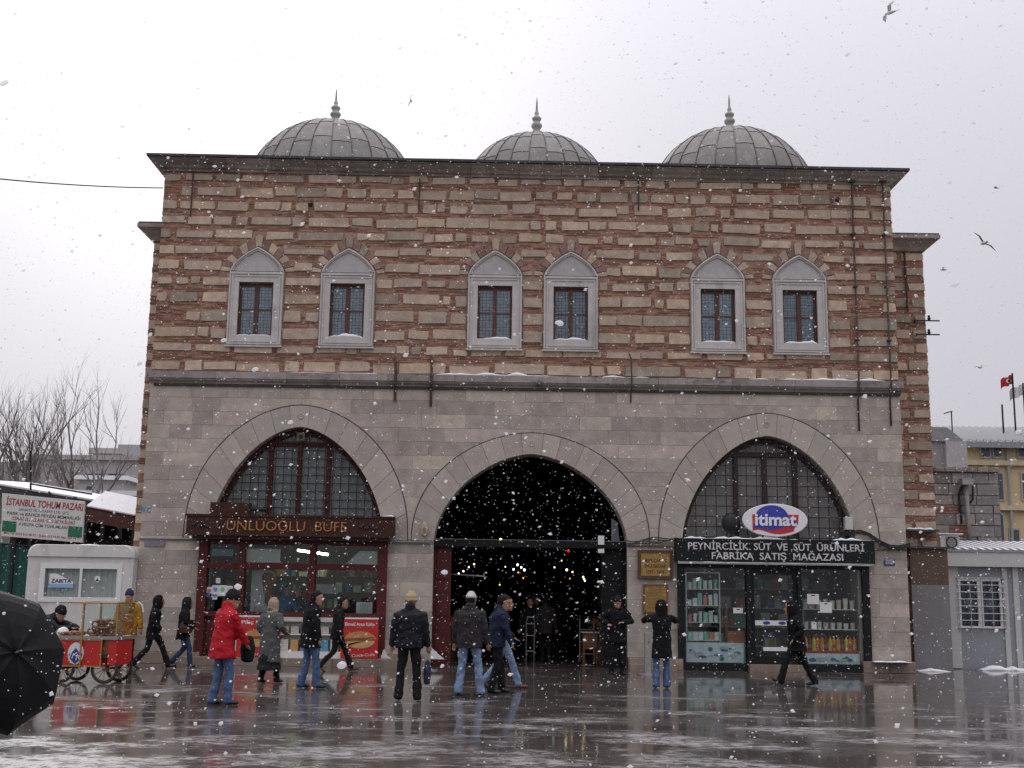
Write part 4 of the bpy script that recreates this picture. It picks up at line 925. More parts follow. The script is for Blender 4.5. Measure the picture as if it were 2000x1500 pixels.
B().box(-3.45, -2.25, -.6, -.161, 0, .188).build('pier_step', MATS['plinth_stone'], lower); B().box(2.57, 3.7, -.3, -.161, 0, .12).build('pier_step', MATS['plinth_stone'], lower)

# ------------------------------------------------------------------ passage gate and what hangs inside
DG2 = M('black_gate_metal', (.010, .011, .011), .6, var=.3, spec=.15)
gate = thing('gate', 'open gate of the passage with dark beam and red door leaf', 'gate', (.16, .3, 0))
(x0, z1), (_, z0) = U(846, 1055, .25), U(846, 1068, .25); x1 = U(1228, 1060, .25)[0]
B().box(x0, x1, .2, .36, SPR - .12, SPR + .05).build('beam', DG2, gate)
B().box(x0, x1, .19, .2, SPR + .051, SPR + .07).build('beam_edge', M('dull_steel', (.12, .12, .12), .5, metal=.3), gate)
lf = B().box(x0 + .02, x0 + .46, .32, .40, .02, SPR - .12).build('door_leaf', REDWOOD, gate)
for z in (.3, 1.2, 2.1): B().prism([(x0 + .1, z), (x0 + .4, z), (x0 + .4, z + .75), (x0 + .1, z + .75)], .30, .32, .01).build('raised_panel', REDWOOD, lf)
xr = U(1224, 1200, .3)[0]
lf = B().box(xr - .62, xr - .02, .34, .40, .02, SPR - .12).build('door_leaf', DG2, gate)
for z in (.3, 1.2, 2.1): B().prism([(xr - .54, z), (xr - .1, z), (xr - .1, z + .75), (xr - .54, z + .75)], .325, .34, .01).build('raised_panel', DG2, lf)
for u0, u1, v0, v1 in ((1168, 1180, 1046, 1064), (1168, 1180, 1072, 1080)):
    (a, z1), (c, z0) = U(u0, v0, .18), U(u1, v1, .18); B().box(a, c, .17, .186, z0, z1).build('notice', PAPER, gate)
(a, z1), (c, z0) = U(1194, 1012, .3), U(1210, 1052, .3); B().prism([(a, SPR + .07), (c, SPR + .07), (c - .05, z1 - .1), (a, z1)], .3, .32).build('side_light', M('grey_glass', (.10, .11, .12), .15), gate)
b = B(); p0, p1 = PT(888, 1122, 1.2), PT(948, 1126, 1.0); b.tube([p0, p1], .022, 6); b.tube([p0, (x0 + .3, .4, p0.z)], .012, 5)
tag(b.build('rail', STEEL), 'pale hanging rail inside the passage behind the red door leaf', 'rail')
lamps = [(978, 1054, 3, (1, .7, .22), .05, 5), (1003, 1112, 7, (.75, 1, .95), .04, 4), (1011, 1103, 9, (.85, 1, 1), .045, 4.5), (1018, 1108, 8, (.8, .95, 1), .04, 4), (1024, 1113, 7, (1, 1, .85), .045, 5), (987, 1107, 8, (1, .85, .35), .03, 2),
         (1083, 1108, 9, (.5, .9, .9), .035, 2.5), (1107, 1113, 7, (1, .95, .5), .045, 4), (1012, 1118, 10, (1, .45, .15), .035, 1.5), (1022, 1129, 6, (1, .5, .15), .028, 2), (976, 1142, 5, (1, .55, .15), .028, 2.5), (1110, 1076, 3.5, (.9, .02, .03), .055, .8), (1110, 1057, 3.5, (.05, .1, .9), .045, .8), (1097, 1095, 6, (1, .85, .4), .03, 1.5), (1113, 1130, 8, (1, .45, .25), .03, 1.2)]
for i, (u, v, Y, c, r, e) in enumerate(lamps):
    p = PT(u, v, Y); t = thing('hanging_lamp', {11: 'red glass lamp hanging near the mouth of the passage', 12: 'blue glass lamp hanging near the mouth of the passage', 0: 'warm yellow lamp hanging just behind the gate beam'}.get(i, 'small lit lamp hanging among others deep in the passage'), 'lamp', p, 0, 'lamps hanging in the passage' if i not in (0, 11, 12) else None)
    r *= .72; B().ball(p, (r, r, r * 1.15), 10, 7).build('bulb', EM('lamp_%d' % i, c, e), t, True); B().tube([p + Vector((0, 0, r)), (p.x, Y, 5.6 - .25 * abs(p.x - .16) ** 2)], .006, 5).build('cord', IRON, t)
    B().lathe([(r * .5, r * .9), (r * .6, r * 1.3), (0, r * 1.5)], p, 8).build('holder', IRON, t)
for i in range(10):           # warm bulbs added to brighten the stalls and give glints
    s = -1 if i % 2 else 1; Y = 3 + 1.7 * (i // 2) + .5 * (i % 2); x = .16 + s * (1.5 + .25 * (i % 3)); z = 2.25 + .12 * (i % 4)
    t = thing('hanging_lamp', 'dim warm bulb added over a passage stall', 'lamp', (x, Y, z), 0, 'added warm bulbs over the stalls'); B().ball((x, Y, z), .024, 8, 6).build('bulb', EM('added_stall_bulb_%d' % (i % 3), [(1, .6, .25), (1, .75, .45), (.9, .95, .85)][i % 3], 5.0), t, True); B().tube([(x, Y, z + .025), (x, Y, 5.6 - .25 * (x - .16) ** 2)], .005, 5).build('cord', IRON, t)
# goods along the passage walls
for i in range(10):
    s = -1 if i % 2 else 1; y = 3 + 2.2 * (i // 2) + .6 * (i % 2); x = .16 + s * 2.45
    t = thing('market_stall', 'dim stall heaped with goods along the %s wall of the passage' % ('left' if s < 0 else 'right'), 'stall', (x, y, 0), 0, 'stalls along the passage %s' % ('left' if s < 0 else 'right'))
    B().box(x - .42, x + .42, y - .9, y + .9, 0, .85).build('counter', M('stall_wood', (.2, .11, .06), .7, var=.3), t)
    b = B()
    for k in range(14): b.ball((x + random.uniform(-.3, .3), y + random.uniform(-.75, .75), .92 + .05 * random.random()), (.13, .14, .12), 7, 4)
    b.build('goods_heap', M('spice_%d' % (i % 4), [(.6, .24, .06), (.6, .45, .12), (.35, .22, .12), (.55, .10, .08)][i % 4], .8, var=.4), t, True)
    b = B()
    for k in range(8): b.box(x + s * .3 - .12, x + s * .3 + .12, y - .8 + .2 * k, y - .68 + .2 * k, 1.5 + .2 * (k % 3), 1.8 + .25 * (k % 3))
    b.box(x + s * .2 - .2, x + s * .2 + .2, y - .88, y + .88, 1.42, 1.46); b.box(x + s * .36, x + s * .42, y - .88, y - .8, .85, 2.6)
    b.build('rack', M('stall_goods', (.34, .24, .15), .7, var=.6, scale=3), t)
(x0, z1), (x1, z0) = U(1138, 1236, 1.6), U(1166, 1268, 1.6)
cr = thing('crate', 'brown wooden crate on legs inside the passage by the right door leaf', 'crate', ((x0 + x1) / 2, 1.6, 0)); B().prism([(x0, z0), (x1, z0), (x1, z1), (x0, z1)], 1.4, 1.8, .01).build('crate_body', M('crate_wood', (.20, .085, .03), .7, var=.3), cr); B().box(x0 - .04, x1 + .04, 1.36, 1.84, z1 + .001, z1 + .03).build('lid', OFFWHITE, cr)
for a in (x0, x1 - .05):
    for c in (1.41, 1.74): B().box(a, a + .05, c, c + .05, 0, z0).build('leg', OAK, cr)
ht = thing('hand_truck', 'steel hand truck standing inside by the right door leaf', 'hand truck', (xr - .95, 1.2, 0)); xh = xr - 1.1
GALV = M('dull_steel', (.12, .12, .12), .5, metal=.3)
for a in (0, .36): B().tube([(xh + a, 1.1, .12), (xh + a, 1.2, 1.15), (xh + a, 1.12, 1.25)], .018, 6).build('rail', GALV, ht)
for z in (.3, .6, .9): B().tube([(xh, 1.13, z), (xh + .36, 1.13, z)], .012, 6).build('rung', GALV, ht)
for a in (-.03, .39): B().torus((xh + a, 1.16, .11), .085, .025, 'X').build('tyre', IRON, ht, True); B().tube([(xh + a - .02, 1.16, .11), (xh + a + .02, 1.16, .11)], .07, 10).build('rim', GALV, ht)
B().box(xh, xh + .36, 0.88, 1.1, .02, .035).build('toe_plate', GALV, ht)

# ------------------------------------------------------------------ left side: kiosk, stall, sign, trees, far houses
Yk = -.35
(x0, zt) = U(57, 1066, Yk); x1, _ = U(263, 1066, Yk); zt = U(160, 1064, Yk)[1]
KW = M('kiosk_white', (.62, .61, .57), .45, var=.08, scale=2, stain=((.30, .28, .25), (1.5, 1.5, .5), .58, .8))
ki = thing('kiosk', 'white prefabricated kiosk with rounded roof edge and curtained window', 'kiosk', ((x0 + x1) / 2, Yk + 1, 0))
def rr(a, c, d, e, r, n=5):
    out = [(a, d), (c, d)]
    out += [(c - r + r * math.cos(t), e - r + r * math.sin(t)) for t in [math.pi / 2 * i / n for i in range(n + 1)]]
    out += [(a + r + r * math.cos(t), e - r + r * math.sin(t)) for t in [math.pi / 2 + math.pi / 2 * i / n for i in range(n + 1)]]; return out
(wx0, wz1), (wx1, wz0) = U(84, 1104, Yk), U(231, 1173, Yk)
b = B(); b.box(x0, wx0, Yk, Yk + .1, .12, zt - .3); b.box(wx1, x1, Yk, Yk + .1, .12, zt - .3); b.box(wx0, wx1, Yk, Yk + .1, .12, wz0); b.box(wx0, wx1, Yk, Yk + .1, wz1, zt - .3)
b.box(x0, x0 + .08, Yk + .1, Yk + 2.2, .12, zt - .3); b.box(x1 - .08, x1, Yk + .1, Yk + 2.2, .12, zt - .3); b.box(x0, x1, Yk + 2.2, Yk + 2.28, .12, zt - .3); b.box(x0, x1, Yk, Yk + 2.28, 0, .119)
b.build('body', KW, ki)
rf = B().prism(rr(x0 - .02, x1 + .02, zt - .3, zt, .22), Yk - .05, Yk + 2.3, .06).build('roof', KW, ki, False)
b = B(); snow_strip(b, x0 + .25, x1 - .25, Yk + .1, Yk + 1.8, zt - .01, .04, 8); b.build('snow', SNOW, rf, True)
f = .07
for a, c, d, e in ((wx0 - .05, wx1 + .05, wz1 - f, wz1 + .05), (wx0 - .05, wx1 + .05, wz0 - .05, wz0 + f), (wx0 - .05, wx0 + f, wz0 + f, wz1 - f), (wx1 - f, wx1 + .05, wz0 + f, wz1 - f), ((wx0 + wx1) / 2 - .03, (wx0 + wx1) / 2 + .03, wz0 + f, wz1 - f)): B().box(a, c, Yk - .025, Yk + .06, d, e).build('window_frame', WHITE, ki)
for a, c in ((wx0 + f, (wx0 + wx1) / 2 - .03), ((wx0 + wx1) / 2 + .03, wx1 - f)): B().box(a, c, Yk + .02, Yk + .026, wz0 + f, wz1 - f).build('pane', SHOPGLASS, ki)
vs = []; n = 90
for i in range(n + 1):
    x = wx0 + (wx1 - wx0) * i / n; y = Yk + .16 + .035 * math.sin(i * .95) + .02 * math.sin(i * .37)
    vs += [(x, y, wz0), (x, y, wz1)]
B().add(vs, [(2 * i, 2 * i + 2, 2 * i + 3, 2 * i + 1) for i in range(n)]).build('curtain', M('grey_curtain', (.75, .73, .70), .8, var=.15), ki, True)
(a, z1), (c, z0) = U(97, 1120, Yk), U(142, 1148, Yk)
sk_ = B().prism([(a, z0), (c, z0), (c, z0 + (z1 - z0) * .42), (a + (c - a) * .3, z1), (a, z1)], Yk + .01, Yk + .019).build('window_sign', PAPER, ki)
B().box(a, c, Yk + .006, Yk + .0099, z0, z0 + (z1 - z0) * .28).build('blue_band', M('pale_blue', (.25, .42, .62), .6), sk_)
text('lettering', 'ZABITA', (a + c) / 2, Yk + .004, z0 + (z1 - z0) * .36, (z1 - z0) * .26, M('navy_print', (.02, .05, .14), .6), sk_, (c - a) * .84, .003, bold=.02)
p = PT(190, 1131, Yk); B().prism(ell(p.x, p.z, .07, .08, 14), Yk + .008, Yk + .019).build('emblem', PAPER, ki); B().prism([(p.x - .05, p.z - .05), (p.x + .05, p.z - .05), (p.x, p.z + .02)], Yk + .004, Yk + .008).build('emblem', M('navy_print', (.02, .05, .14), .6), ki)
tp = B()   # arched tap pipe on the kiosk side
p = PT(262, 1182, -.9); q = PT(279, 1190, -.9); tag(B().tube([(p.x, -.9, 0), (p.x, -.9, p.z - .08), (p.x + .05, -.9, p.z + .02), ((p.x + q.x) / 2, -.9, p.z + .07), (q.x - .02, -.9, p.z), (q.x + .02, -.9, p.z - .16)], .022, 8).build('pipe_rail', WHITE), 'white bent pipe rail beside the kiosk', 'rail')
# stall roofs behind the kiosk
DK = M('dark_sheet', (.05, .048, .047), .8, var=.4, scale=2)
sr = thing('market_roof', 'dark shed with a snow covered sloping roof behind the lettered board', 'shed', (-15, 7, 0))
A, Bp = PT(-60, 938, 6), PT(262, 992, 7.5)
def slab(p, q, dy, dz, th, mat, name, par): return B().add([p, q, q + Vector((0, dy, dz)), p + Vector((0, dy, dz)), p - Vector((0, 0, th)), q - Vector((0, 0, th)), q + Vector((0, dy, dz - th)), p + Vector((0, dy, dz - th))], [(0, 1, 2, 3), (7, 6, 5, 4), (0, 4, 5, 1), (1, 5, 6, 2), (2, 6, 7, 3), (3, 7, 4, 0)]).build(name, mat, par)
slab(A, Bp, 5, .35, .35, DK, 'roof', sr); slab(A + Vector((0, .15, .06)), Bp + Vector((0, .15, .06)), 4.6, .32, .05, SNOW, 'snow', sr)
for k in range(9):
    q = A.lerp(Bp, (k + .5) / 9); B().box(q.x - .05, q.x + .05, 6.2 + k * .1, 6.3 + k * .1, 0, q.z - .2).build('post', IRON, sr)
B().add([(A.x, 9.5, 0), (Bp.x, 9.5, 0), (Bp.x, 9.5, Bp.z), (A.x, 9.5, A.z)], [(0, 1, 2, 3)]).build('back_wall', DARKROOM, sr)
for k, (u0, v0, u1, v1) in enumerate(((60, 880, 60, 960), (180, 965, 60, 945), (95, 960, 130, 1000))):
    B().tube([PT(u0, v0, 5.8), PT(u1, v1, 5.8)], .03, 5).build('roof_strut', IRON, sr)
sh = thing('stall', 'small stall with snow on its short awning beside the hall corner', 'stall', (-12.2, 5, 0))
a, c = PT(168, 990, 4.5), PT(262, 1008, 5); slab(a, c, 1.6, .55, .06, BROWNWOOD, 'awning', sh); slab(a + Vector((0, .05, .05)), c + Vector((0, .05, .05)), 1.5, .54, .045, SNOW, 'snow', sh); B().add([a - Vector((0, 0, .06)), c - Vector((0, 0, .06)), c - Vector((0, 0, .4)), a - Vector((0, 0, .4))], [(0, 1, 2, 3)]).build('valance', M('maroon_cloth', (.10, .045, .04), .8), sh)
for q in (a, c): B().box(q.x - .04, q.x + .04, q.y, q.y + .08, 0, q.z - .05).build('post', IRON, sh)
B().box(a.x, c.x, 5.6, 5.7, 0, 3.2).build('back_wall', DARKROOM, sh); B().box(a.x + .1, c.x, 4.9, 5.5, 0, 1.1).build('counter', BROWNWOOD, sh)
gt = thing('green_tarpaulin', 'green tarpaulin hanging below the lettered board', 'tarpaulin', (-14.2, 3.5, 0)); vs = []; n = 24
for i in range(n + 1):
    x, zt_ = U(-40 + 110 * i / n, 1058 + 10 * i / n, 3.4); y = 3.4 + .08 * math.sin(i * 1.3) + .05 * math.sin(i * .5)
    vs += [(x, y, 0), (x, y, zt_)]
B().add(vs, [(2 * i, 2 * i + 2, 2 * i + 3, 2 * i + 1) for i in range(n)]).build('cloth', M('teal_cloth', (.02, .10, .085), .7, var=.35), gt, True)
B().tube([vs[1], vs[-1]], .03, 6).build('top_rail', IRON, gt)
for i_ in (0, -2): B().tube([Vector(vs[i_]) + Vector((0, .05, 0)), Vector(vs[i_]) + Vector((0, .05, 3.0))], .03, 6).build('post', IRON, gt)
# lettered board
Ys = 3.0
c00, c10, c11, c01 = U(2, 1047, Ys), U(161, 1060, Ys), U(166, 979, Ys), U(4, 963, Ys)
sg = thing('shop_sign', 'large white board with red headline and green pictures on two posts', 'sign', ((c00[0] + c10[0]) / 2, Ys, 0))
B().prism([c00, c10, c11, c01], Ys, Ys + .06, .006).build('panel', M('sign_sheet', (.60, .60, .56), .5, var=.06), sg)
ang = math.atan2(c10[1] - c00[1], c10[0] - c00[0]); cxs = (c00[0] + c10[0]) / 2; H = c01[1] - c00[1]; Wd = c10[0] - c00[0]; zm0 = (c00[1] + c10[1]) / 2
R1, BK, TL, GN = M('ink_red', (.32, .012, .02), .6), M('ink_black', (.02, .025, .03), .6), M('ink_teal', (.05, .12, .12), .6), M('ink_green', (.015, .14, .07), .6, var=.5, scale=12)
for s, fz, fh, fw, mt, dx in (('İSTANBUL TOHUM PAZARI', .735, .155, .95, R1, 0), ('SANAYİ VE TİCARET LTD. ŞTİ.', .625, .055, .62, TL, 0), ('PARK ve BAHÇE PEYZAJ MİMARLIĞI', .515, .068, .90, BK, 0), ('ZİRAİ İLAÇLARI, SÜS BİTKİLERİ', .40, .07, .78, R1, .0), ('AVRUPA ÇİM TOHUMLARI', .28, .07, .60, TL, 0), ('Mrk.Tel: 0212 512 40 72 - Şube: 513 54 81 Fax: 527 74 77', .06, .05, .94, R1, 0)):
    text('lettering', s, cxs + dx, Ys - .003, zm0 + H * fz, H * fh, mt, sg, Wd * fw, .004, tilt=-ang, bold=.02 if fh > .1 else .008)
for fx_, sgn in ((-.41, 1), (.40, 1)):
    a = cxs + Wd * fx_; z = zm0 + H * .26 + math.tan(ang) * Wd * fx_; B().prism([(a - .19, z - .16), (a + .19, z - .16 + math.tan(ang) * .38), (a + .19, z + .13 + math.tan(ang) * .38), (a - .19, z + .13)], Ys - .004, Ys).build('green_picture', GN, sg)
for fx_ in (-.35, .35): a = cxs + Wd * fx_; B().box(a - .04, a + .04, Ys + .06, Ys + .14, 0, zm0 + H).build('post', IRON, sg)

# bare trees
def bare_tree(base, label, h, seed, forks, mat, lean=(0, 0), spread=.5, r0=.16):
    rnd = random.Random(seed); t = thing('bare_tree', label, 'tree', base); tr, cr_ = B(), B()
    def grow(p, d, L, r, lev):
        pts = [p]; rs = [r]; n = 5 if lev < 3 else 3
        for i in range(n):
            d = (d + Vector((rnd.uniform(-.16, .16), rnd.uniform(-.16, .16), rnd.uniform(-.05, .12)))).normalized(); p = p + d * (L / n); pts.append(p); rs.append(r * (1 - .45 * (i + 1) / n))
        (tr if lev == 0 else cr_).tube(pts, rs, 7 if lev < 2 else 5 if lev < 3 else 3, False)
        if lev >= 5 or r < .004: return
        k = forks if lev == 0 else rnd.choice((3, 3, 4)) if lev < 4 else 3
        for i in range(k):
            f = 1.0 if lev == 0 or i == 0 else rnd.uniform(.35, .98); q = pts[max(1, int(f * n))]
            a = 2 * math.pi * (i + rnd.uniform(-.2, .2)) / k; s_ = spread * rnd.uniform(.55, 1.15) * (1.0 if i or lev == 0 else .4)
            side = d.orthogonal().normalized(); side = Matrix.Rotation(a, 3, d) @ side
            nd = (d + side * s_ + Vector((0, 0, .22))).normalized()
            grow(q, nd, L * rnd.uniform(.58, .78), rs[max(1, int(f * n))] * (.78 if lev == 0 else .68), lev + 1)
    grow(Vector(base), Vector((lean[0], lean[1], 1)).normalized(), h * .36, r0, 0)
    tr.build('trunk', mat, t, True); cr_.build('crown', mat, t, True); return t
BARK = M('wet_bark', (.17, .15, .14), .9, var=.3); BARK2 = M('haze_pale_bark', (.26, .235, .22), .9, var=.3)  # bark lightened, with the distance haze put into its colour
bx = lambda u, Y: (PT(u, 1200, Y).x, Y, 0)
bare_tree(bx(8, 16), 'dark bare tree with dense twigs behind the lettered board', 11.2, 3, 4, BARK, (.05, 0), .72, .3)
bare_tree(bx(148, 26), 'pale bare tree with a forked trunk beside the hall corner', 11.6, 11, 3, BARK2, (.02, 0), .62, .36)
bare_tree(bx(70, 30), 'thin bare tree standing between the dark and the pale tree', 11.6, 21, 4, BARK2, (-.02, 0), .5, .3)
# far houses on the left
def house(label, u0, u1, vt, Y, d, col, wins=(), roof=None, name='far_building'):
    (x0, zt), (x1, _) = U(u0, vt, Y), U(u1, vt, Y); t = thing(name, label, 'building', ((x0 + x1) / 2, Y + d / 2, 0)); m = M('wall_%d_%d' % (u0, vt), col, .85, var=.1, scale=.4)
    B().box(x0, x1, Y, Y + d, 0, zt).build('wall', m, t)
    if roof: B().box(x0 - .3, x1 + .3, Y - .3, Y + d + .3, zt + .002, zt + roof[0]).build('roof', roof[1], t)
    for (a, c, e, f) in wins:
        (p, z1), (q, z0) = U(a, e, Y), U(c, f, Y); w = B().box(p - .08, q + .08, Y - .08, Y, z0 - .08, z1 + .08).build('window', M('far_frame', (.4, .4, .38), .7), t); B().box(p, q, Y - .1, Y - .081, z0, z1).build('pane', M('far_glass', (.06, .07, .08), .2), w)
    return t
SR_ = (.25, SNOW)
house('tall grey block rising behind the pale low house', 231, 300, 868, 85, 12, (.36, .37, .40), [(238, 244, 885, 893), (250, 256, 885, 893)])
house('grey brown row house with dark window bands beyond the trees', 60, 300, 897, 70, 12, (.42, .40, .38), [(150, 180, 925, 934), (212, 238, 925, 934), (185, 205, 925, 934), (90, 120, 925, 934)], (.4, M('far_roof', (.40, .37, .36), .9)))
house('reddish house with a low roof among the far buildings', 182, 232, 886, 78, 10, (.42, .33, .30), [(195, 200, 889, 894), (212, 217, 889, 894)], (.5, MATS['far_roof']))
house('pale low house with snow on its flat roof behind the small stall', 155, 243, 937, 42, 10, (.46, .45, .43), [(170, 180, 950, 960)], SR_)
house('long low white wall house with snowy roof beside the hall corner', 165, 300, 968, 30, 8, (.5, .5, .48), [], SR_)
bh = house('bulky grey house hidden behind the dark bare tree', -140, 92, 900, 55, 12, (.34, .31, .30), [(20, 30, 900, 915), (45, 55, 900, 915)])

# ------------------------------------------------------------------ right side
Yb = 2.3
(x0, zt) = U(1832, 1078, Yb); zf = U(1832, 1106, Yb)[1]; x1 = x0 + 3.6
bo = thing('booth', 'pale grey booth with barred window and white fascia beside the hall', 'booth', ((x0 + x1) / 2, Yb + 1.2, 0))
GB = M('booth_grey', (.27, .28, .30), .5, var=.08, scale=2); GW = M('booth_white', (.52, .52, .50), .45, var=.06)
xl = x0 + .15
(wx0, wz1), (wx1, wz0) = U(1870, 1130, Yb), U(1960, 1228, Yb)
b = B(); b.box(xl, wx0, Yb, Yb + .1, 0, zf); b.box(wx1, x1, Yb, Yb + .1, 0, zf); b.box(wx0, wx1, Yb, Yb + .1, 0, wz0); b.box(wx0, wx1, Yb, Yb + .1, wz1, zf); b.box(xl, xl + .1, Yb + .1, Yb + 2.4, 0, zf); b.box(x1 - .1, x1, Yb + .1, Yb + 2.4, 0, zf); b.box(xl, x1, Yb + 2.4, Yb + 2.5, 0, zf); b.build('body', GB, bo)
for u0, u1 in ((1842, 1852), (1853, 1874), (1960, 1970), (1981, 1992)):
    a, c = U(u0, 1200, Yb)[0], U(u1, 1200, Yb)[0]; B().box(a, c, Yb - .04, Yb, .02, zf).build('pilaster', GW, bo)
B().prism([(x0, zf), (x1, zf), (x1, zt), (x0, zt)], Yb - .22, Yb + 2.6, .012).build('fascia', GW, bo)
B().box(x0 - .03, x1, Yb - .25, Yb + .1, zt + .001, zt + .06).build('fascia_edge', GB, bo)
f = .06
for a, c, d, e in ((wx0, wx1, wz1 - f, wz1), (wx0, wx1, wz0, wz0 + f), (wx0, wx0 + f, wz0 + f, wz1 - f), (wx1 - f, wx1, wz0 + f, wz1 - f), ((wx0 + wx1) / 2 - .07, (wx0 + wx1) / 2 + .07, wz0 + f, wz1 - f)): B().box(a, c, Yb - .02, Yb + .06, d, e).build('window_frame', WHITE, bo)
B().box(wx0 + f, wx1 - f, Yb + .05, Yb + .056, wz0 + f, wz1 - f).build('pane', SHOPGLASS, bo)
for a, c in ((wx0 + .12, (wx0 + wx1) / 2 - .1), ((wx0 + wx1) / 2 + .1, wx1 - .12)):
    s_ = B().box(a, c, Yb + .059, Yb + .07, wz0 + .1, wz1 - .1).build('window_poster', M('navy_poster', (.02, .025, .075), .5, var=.5, scale=5), bo)
    B().prism(ell((a + c) / 2, (wz0 + wz1) / 2, (c - a) * .28, .16, 16), Yb + .057, Yb + .0589).build('poster_print', M('poster_grey', (.16, .2, .3), .5), s_)
b = B()
for k in range(8): z = wz0 + .02 + (wz1 - wz0) * k / 7; b.tube([(wx0 - .06, Yb - .09, z), (wx1 + .06, Yb - .09, z)], .012, 6)
for x in (wx0 - .03, wx0 + .28, (wx0 + wx1) / 2, wx1 - .28, wx1 + .03): b.tube([(x, Yb - .09, wz0 - .08), (x, Yb - .09, wz1 + .08)], .012, 6)
for x in (wx0 - .03, wx1 + .03):
    for z in (wz0, wz1): b.tube([(x, Yb - .09, z), (x, Yb, z)], .012, 6)
b.build('window_grille', STEEL, bo)
A, Cc = PT(1868, 1072, Yb + .3), PT(2080, 1076, Yb + .3); rfz = zt + .06
rf = B().add([(x0 + .5, Yb + .0, rfz), (x1, Yb + .0, rfz), (x1, Yb + 2.4, rfz + .38), (x0 + .5, Yb + 2.4, rfz + .38)], [(0, 1, 2, 3)]).build('roof', M('roof_grey', (.12, .12, .13), .6), bo)
for k in range(14):
    x = x0 + .55 + (x1 - x0 - .6) * k / 14; b = B(); b.add([(x, Yb + .02, rfz + .02), (x + .10, Yb + .02, rfz + .02), (x + .10, Yb + 2.3, rfz + .37), (x, Yb + 2.3, rfz + .37), (x + .02, Yb + .3, rfz + .09), (x + .085, Yb + .3, rfz + .09)], [(0, 1, 5, 4), (4, 5, 2, 3), (0, 4, 3), (1, 2, 5)]); b.build('snow_ridge', SNOW, rf)
# air conditioner
(a, z1), (c, z0) = U(1832, 1044, Yb + .5), U(1870, 1071, Yb + .5)
acu = thing('air_conditioner', 'outdoor air conditioner unit on the booth roof edge', 'air conditioner', ((a + c) / 2, Yb + .6, zt)); B().prism([(a, zt + .06), (c, zt + .06), (c, z1), (a, z1)], Yb + .35, Yb + .7, .01).build('casing', OFFWHITE, acu); xm = (a + c) / 2 + .05; zm = (zt + .06 + z1) / 2
B().torus((xm, Yb + .345, zm), .14, .015, 'Y').build('fan_ring', IRON, acu, True)
for k in range(7): B().box(xm - .16, xm + .16, Yb + .33, Yb + .348, zm - .14 + k * .045, zm - .132 + k * .045).build('guard_bar', IRON, acu)
B().box(a - .05, c + .1, Yb + .3, Yb + .75, z1 + .001, z1 + .03).build('top', SNOW, acu)
# sheet panel between hall and booth
(a, z1), (c, z0) = U(1777, 1071, 1.3), U(1843, 1076, 1.3)
pn = thing('sheet_panel', 'grey sheet metal panel with rust between the hall and the booth', 'panel', ((a + c) / 2, 1.3, 0)); zm = U(1800, 1142, 1.3)[1]
B().prism([(a, 0), (c + .1, 0), (c + .1, zm - .003), (a, zm - .003)], 1.3, 1.36, .004).build('sheet', M('grey_sheet', (.20, .195, .195), .6, var=.15, scale=1.5, stain=((.10, .06, .03), (1.5, 1.5, 1.5), .64, .74)), pn)
B().prism([(a, zm), (c + .1, zm), (c + .1, z1), (a, z1)], 1.31, 1.36, .004).build('sheet', M('brown_sheet', (.125, .085, .055), .8, var=.25, scale=2, stain=((.16, .08, .025), (1.2, 1.2, .8), .56, .7)), pn); B().box(a - .05, c + .15, 1.2, 1.5, z1 + .002, z1 + .05).build('top_flashing', DARKLEAD, pn)
(a, z1) = U(1772, 1034, 1.2); c = U(1832, 1034, 1.2)[0]; o = thing('ledge', 'small tin ledge with snow below the banded side wall', 'ledge', ((a + c) / 2, 1.2, z1)); B().box(a, c, 1.1, 1.49, z1 - .05, z1).build('tin', DARKLEAD, o); b = B(); snow_strip(b, a, c - .1, 1.12, 1.45, z1, .08, 6); b.build('snow', SNOW, o, True)
# ruined stone wall with lamp
Yr = 5.5
rw = thing('stone_wall', 'old grey stone and brick wall end behind the booth', 'wall', (12, 6, 0)); (a, z1), c = U(1822, 920, Yr), U(1950, 925, Yr)[0]
core = B().box(a, c, Yr + .05, Yr + .9, 0, z1).build('core', M('rw_core', (.20, .15, .13), .9, var=.4, scale=3), rw); z = 2.6; xm = U(1885, 1000, Yr)[0]
while z < z1 - .1:
    h = random.uniform(.24, .36); x = a
    while x < c - .05:
        w = random.uniform(.35, .8); e = min(c, x + w)
        if x < xm and random.random() < .22:
            for q in range(3): B().box(x + .01, e - .01, Yr + .02, Yr + .1, z + q * h / 3 + .01, z + (q + 1) * h / 3 - .005).build('brick', BRICKM, core)
        else: B().prism([(x + .01, z + .01), (e - .01, z + .01), (e - .01, min(z1, z + h) - .01), (x + .01, min(z1, z + h) - .01)], Yr + random.uniform(-.02, .02), Yr + .1, .012).build('stone', M('rw_stone', (.27, .25, .235), .9, var=.3, rand=.15, tints=[(.27, .25, .235), (.23, .215, .2), (.3, .275, .25)]), core)
        x = e
    z += h
for k in range(6): x = a + (c - a) * k / 6; B().prism([(x, z1 - .02), (x + (c - a) / 6 - .01, z1 - .02), (x + (c - a) / 6 - .01, z1 + .1 + .05 * random.random()), (x, z1 + .1)], Yr - .12, Yr + .95, .02).build('coping_stone', CORN, rw)
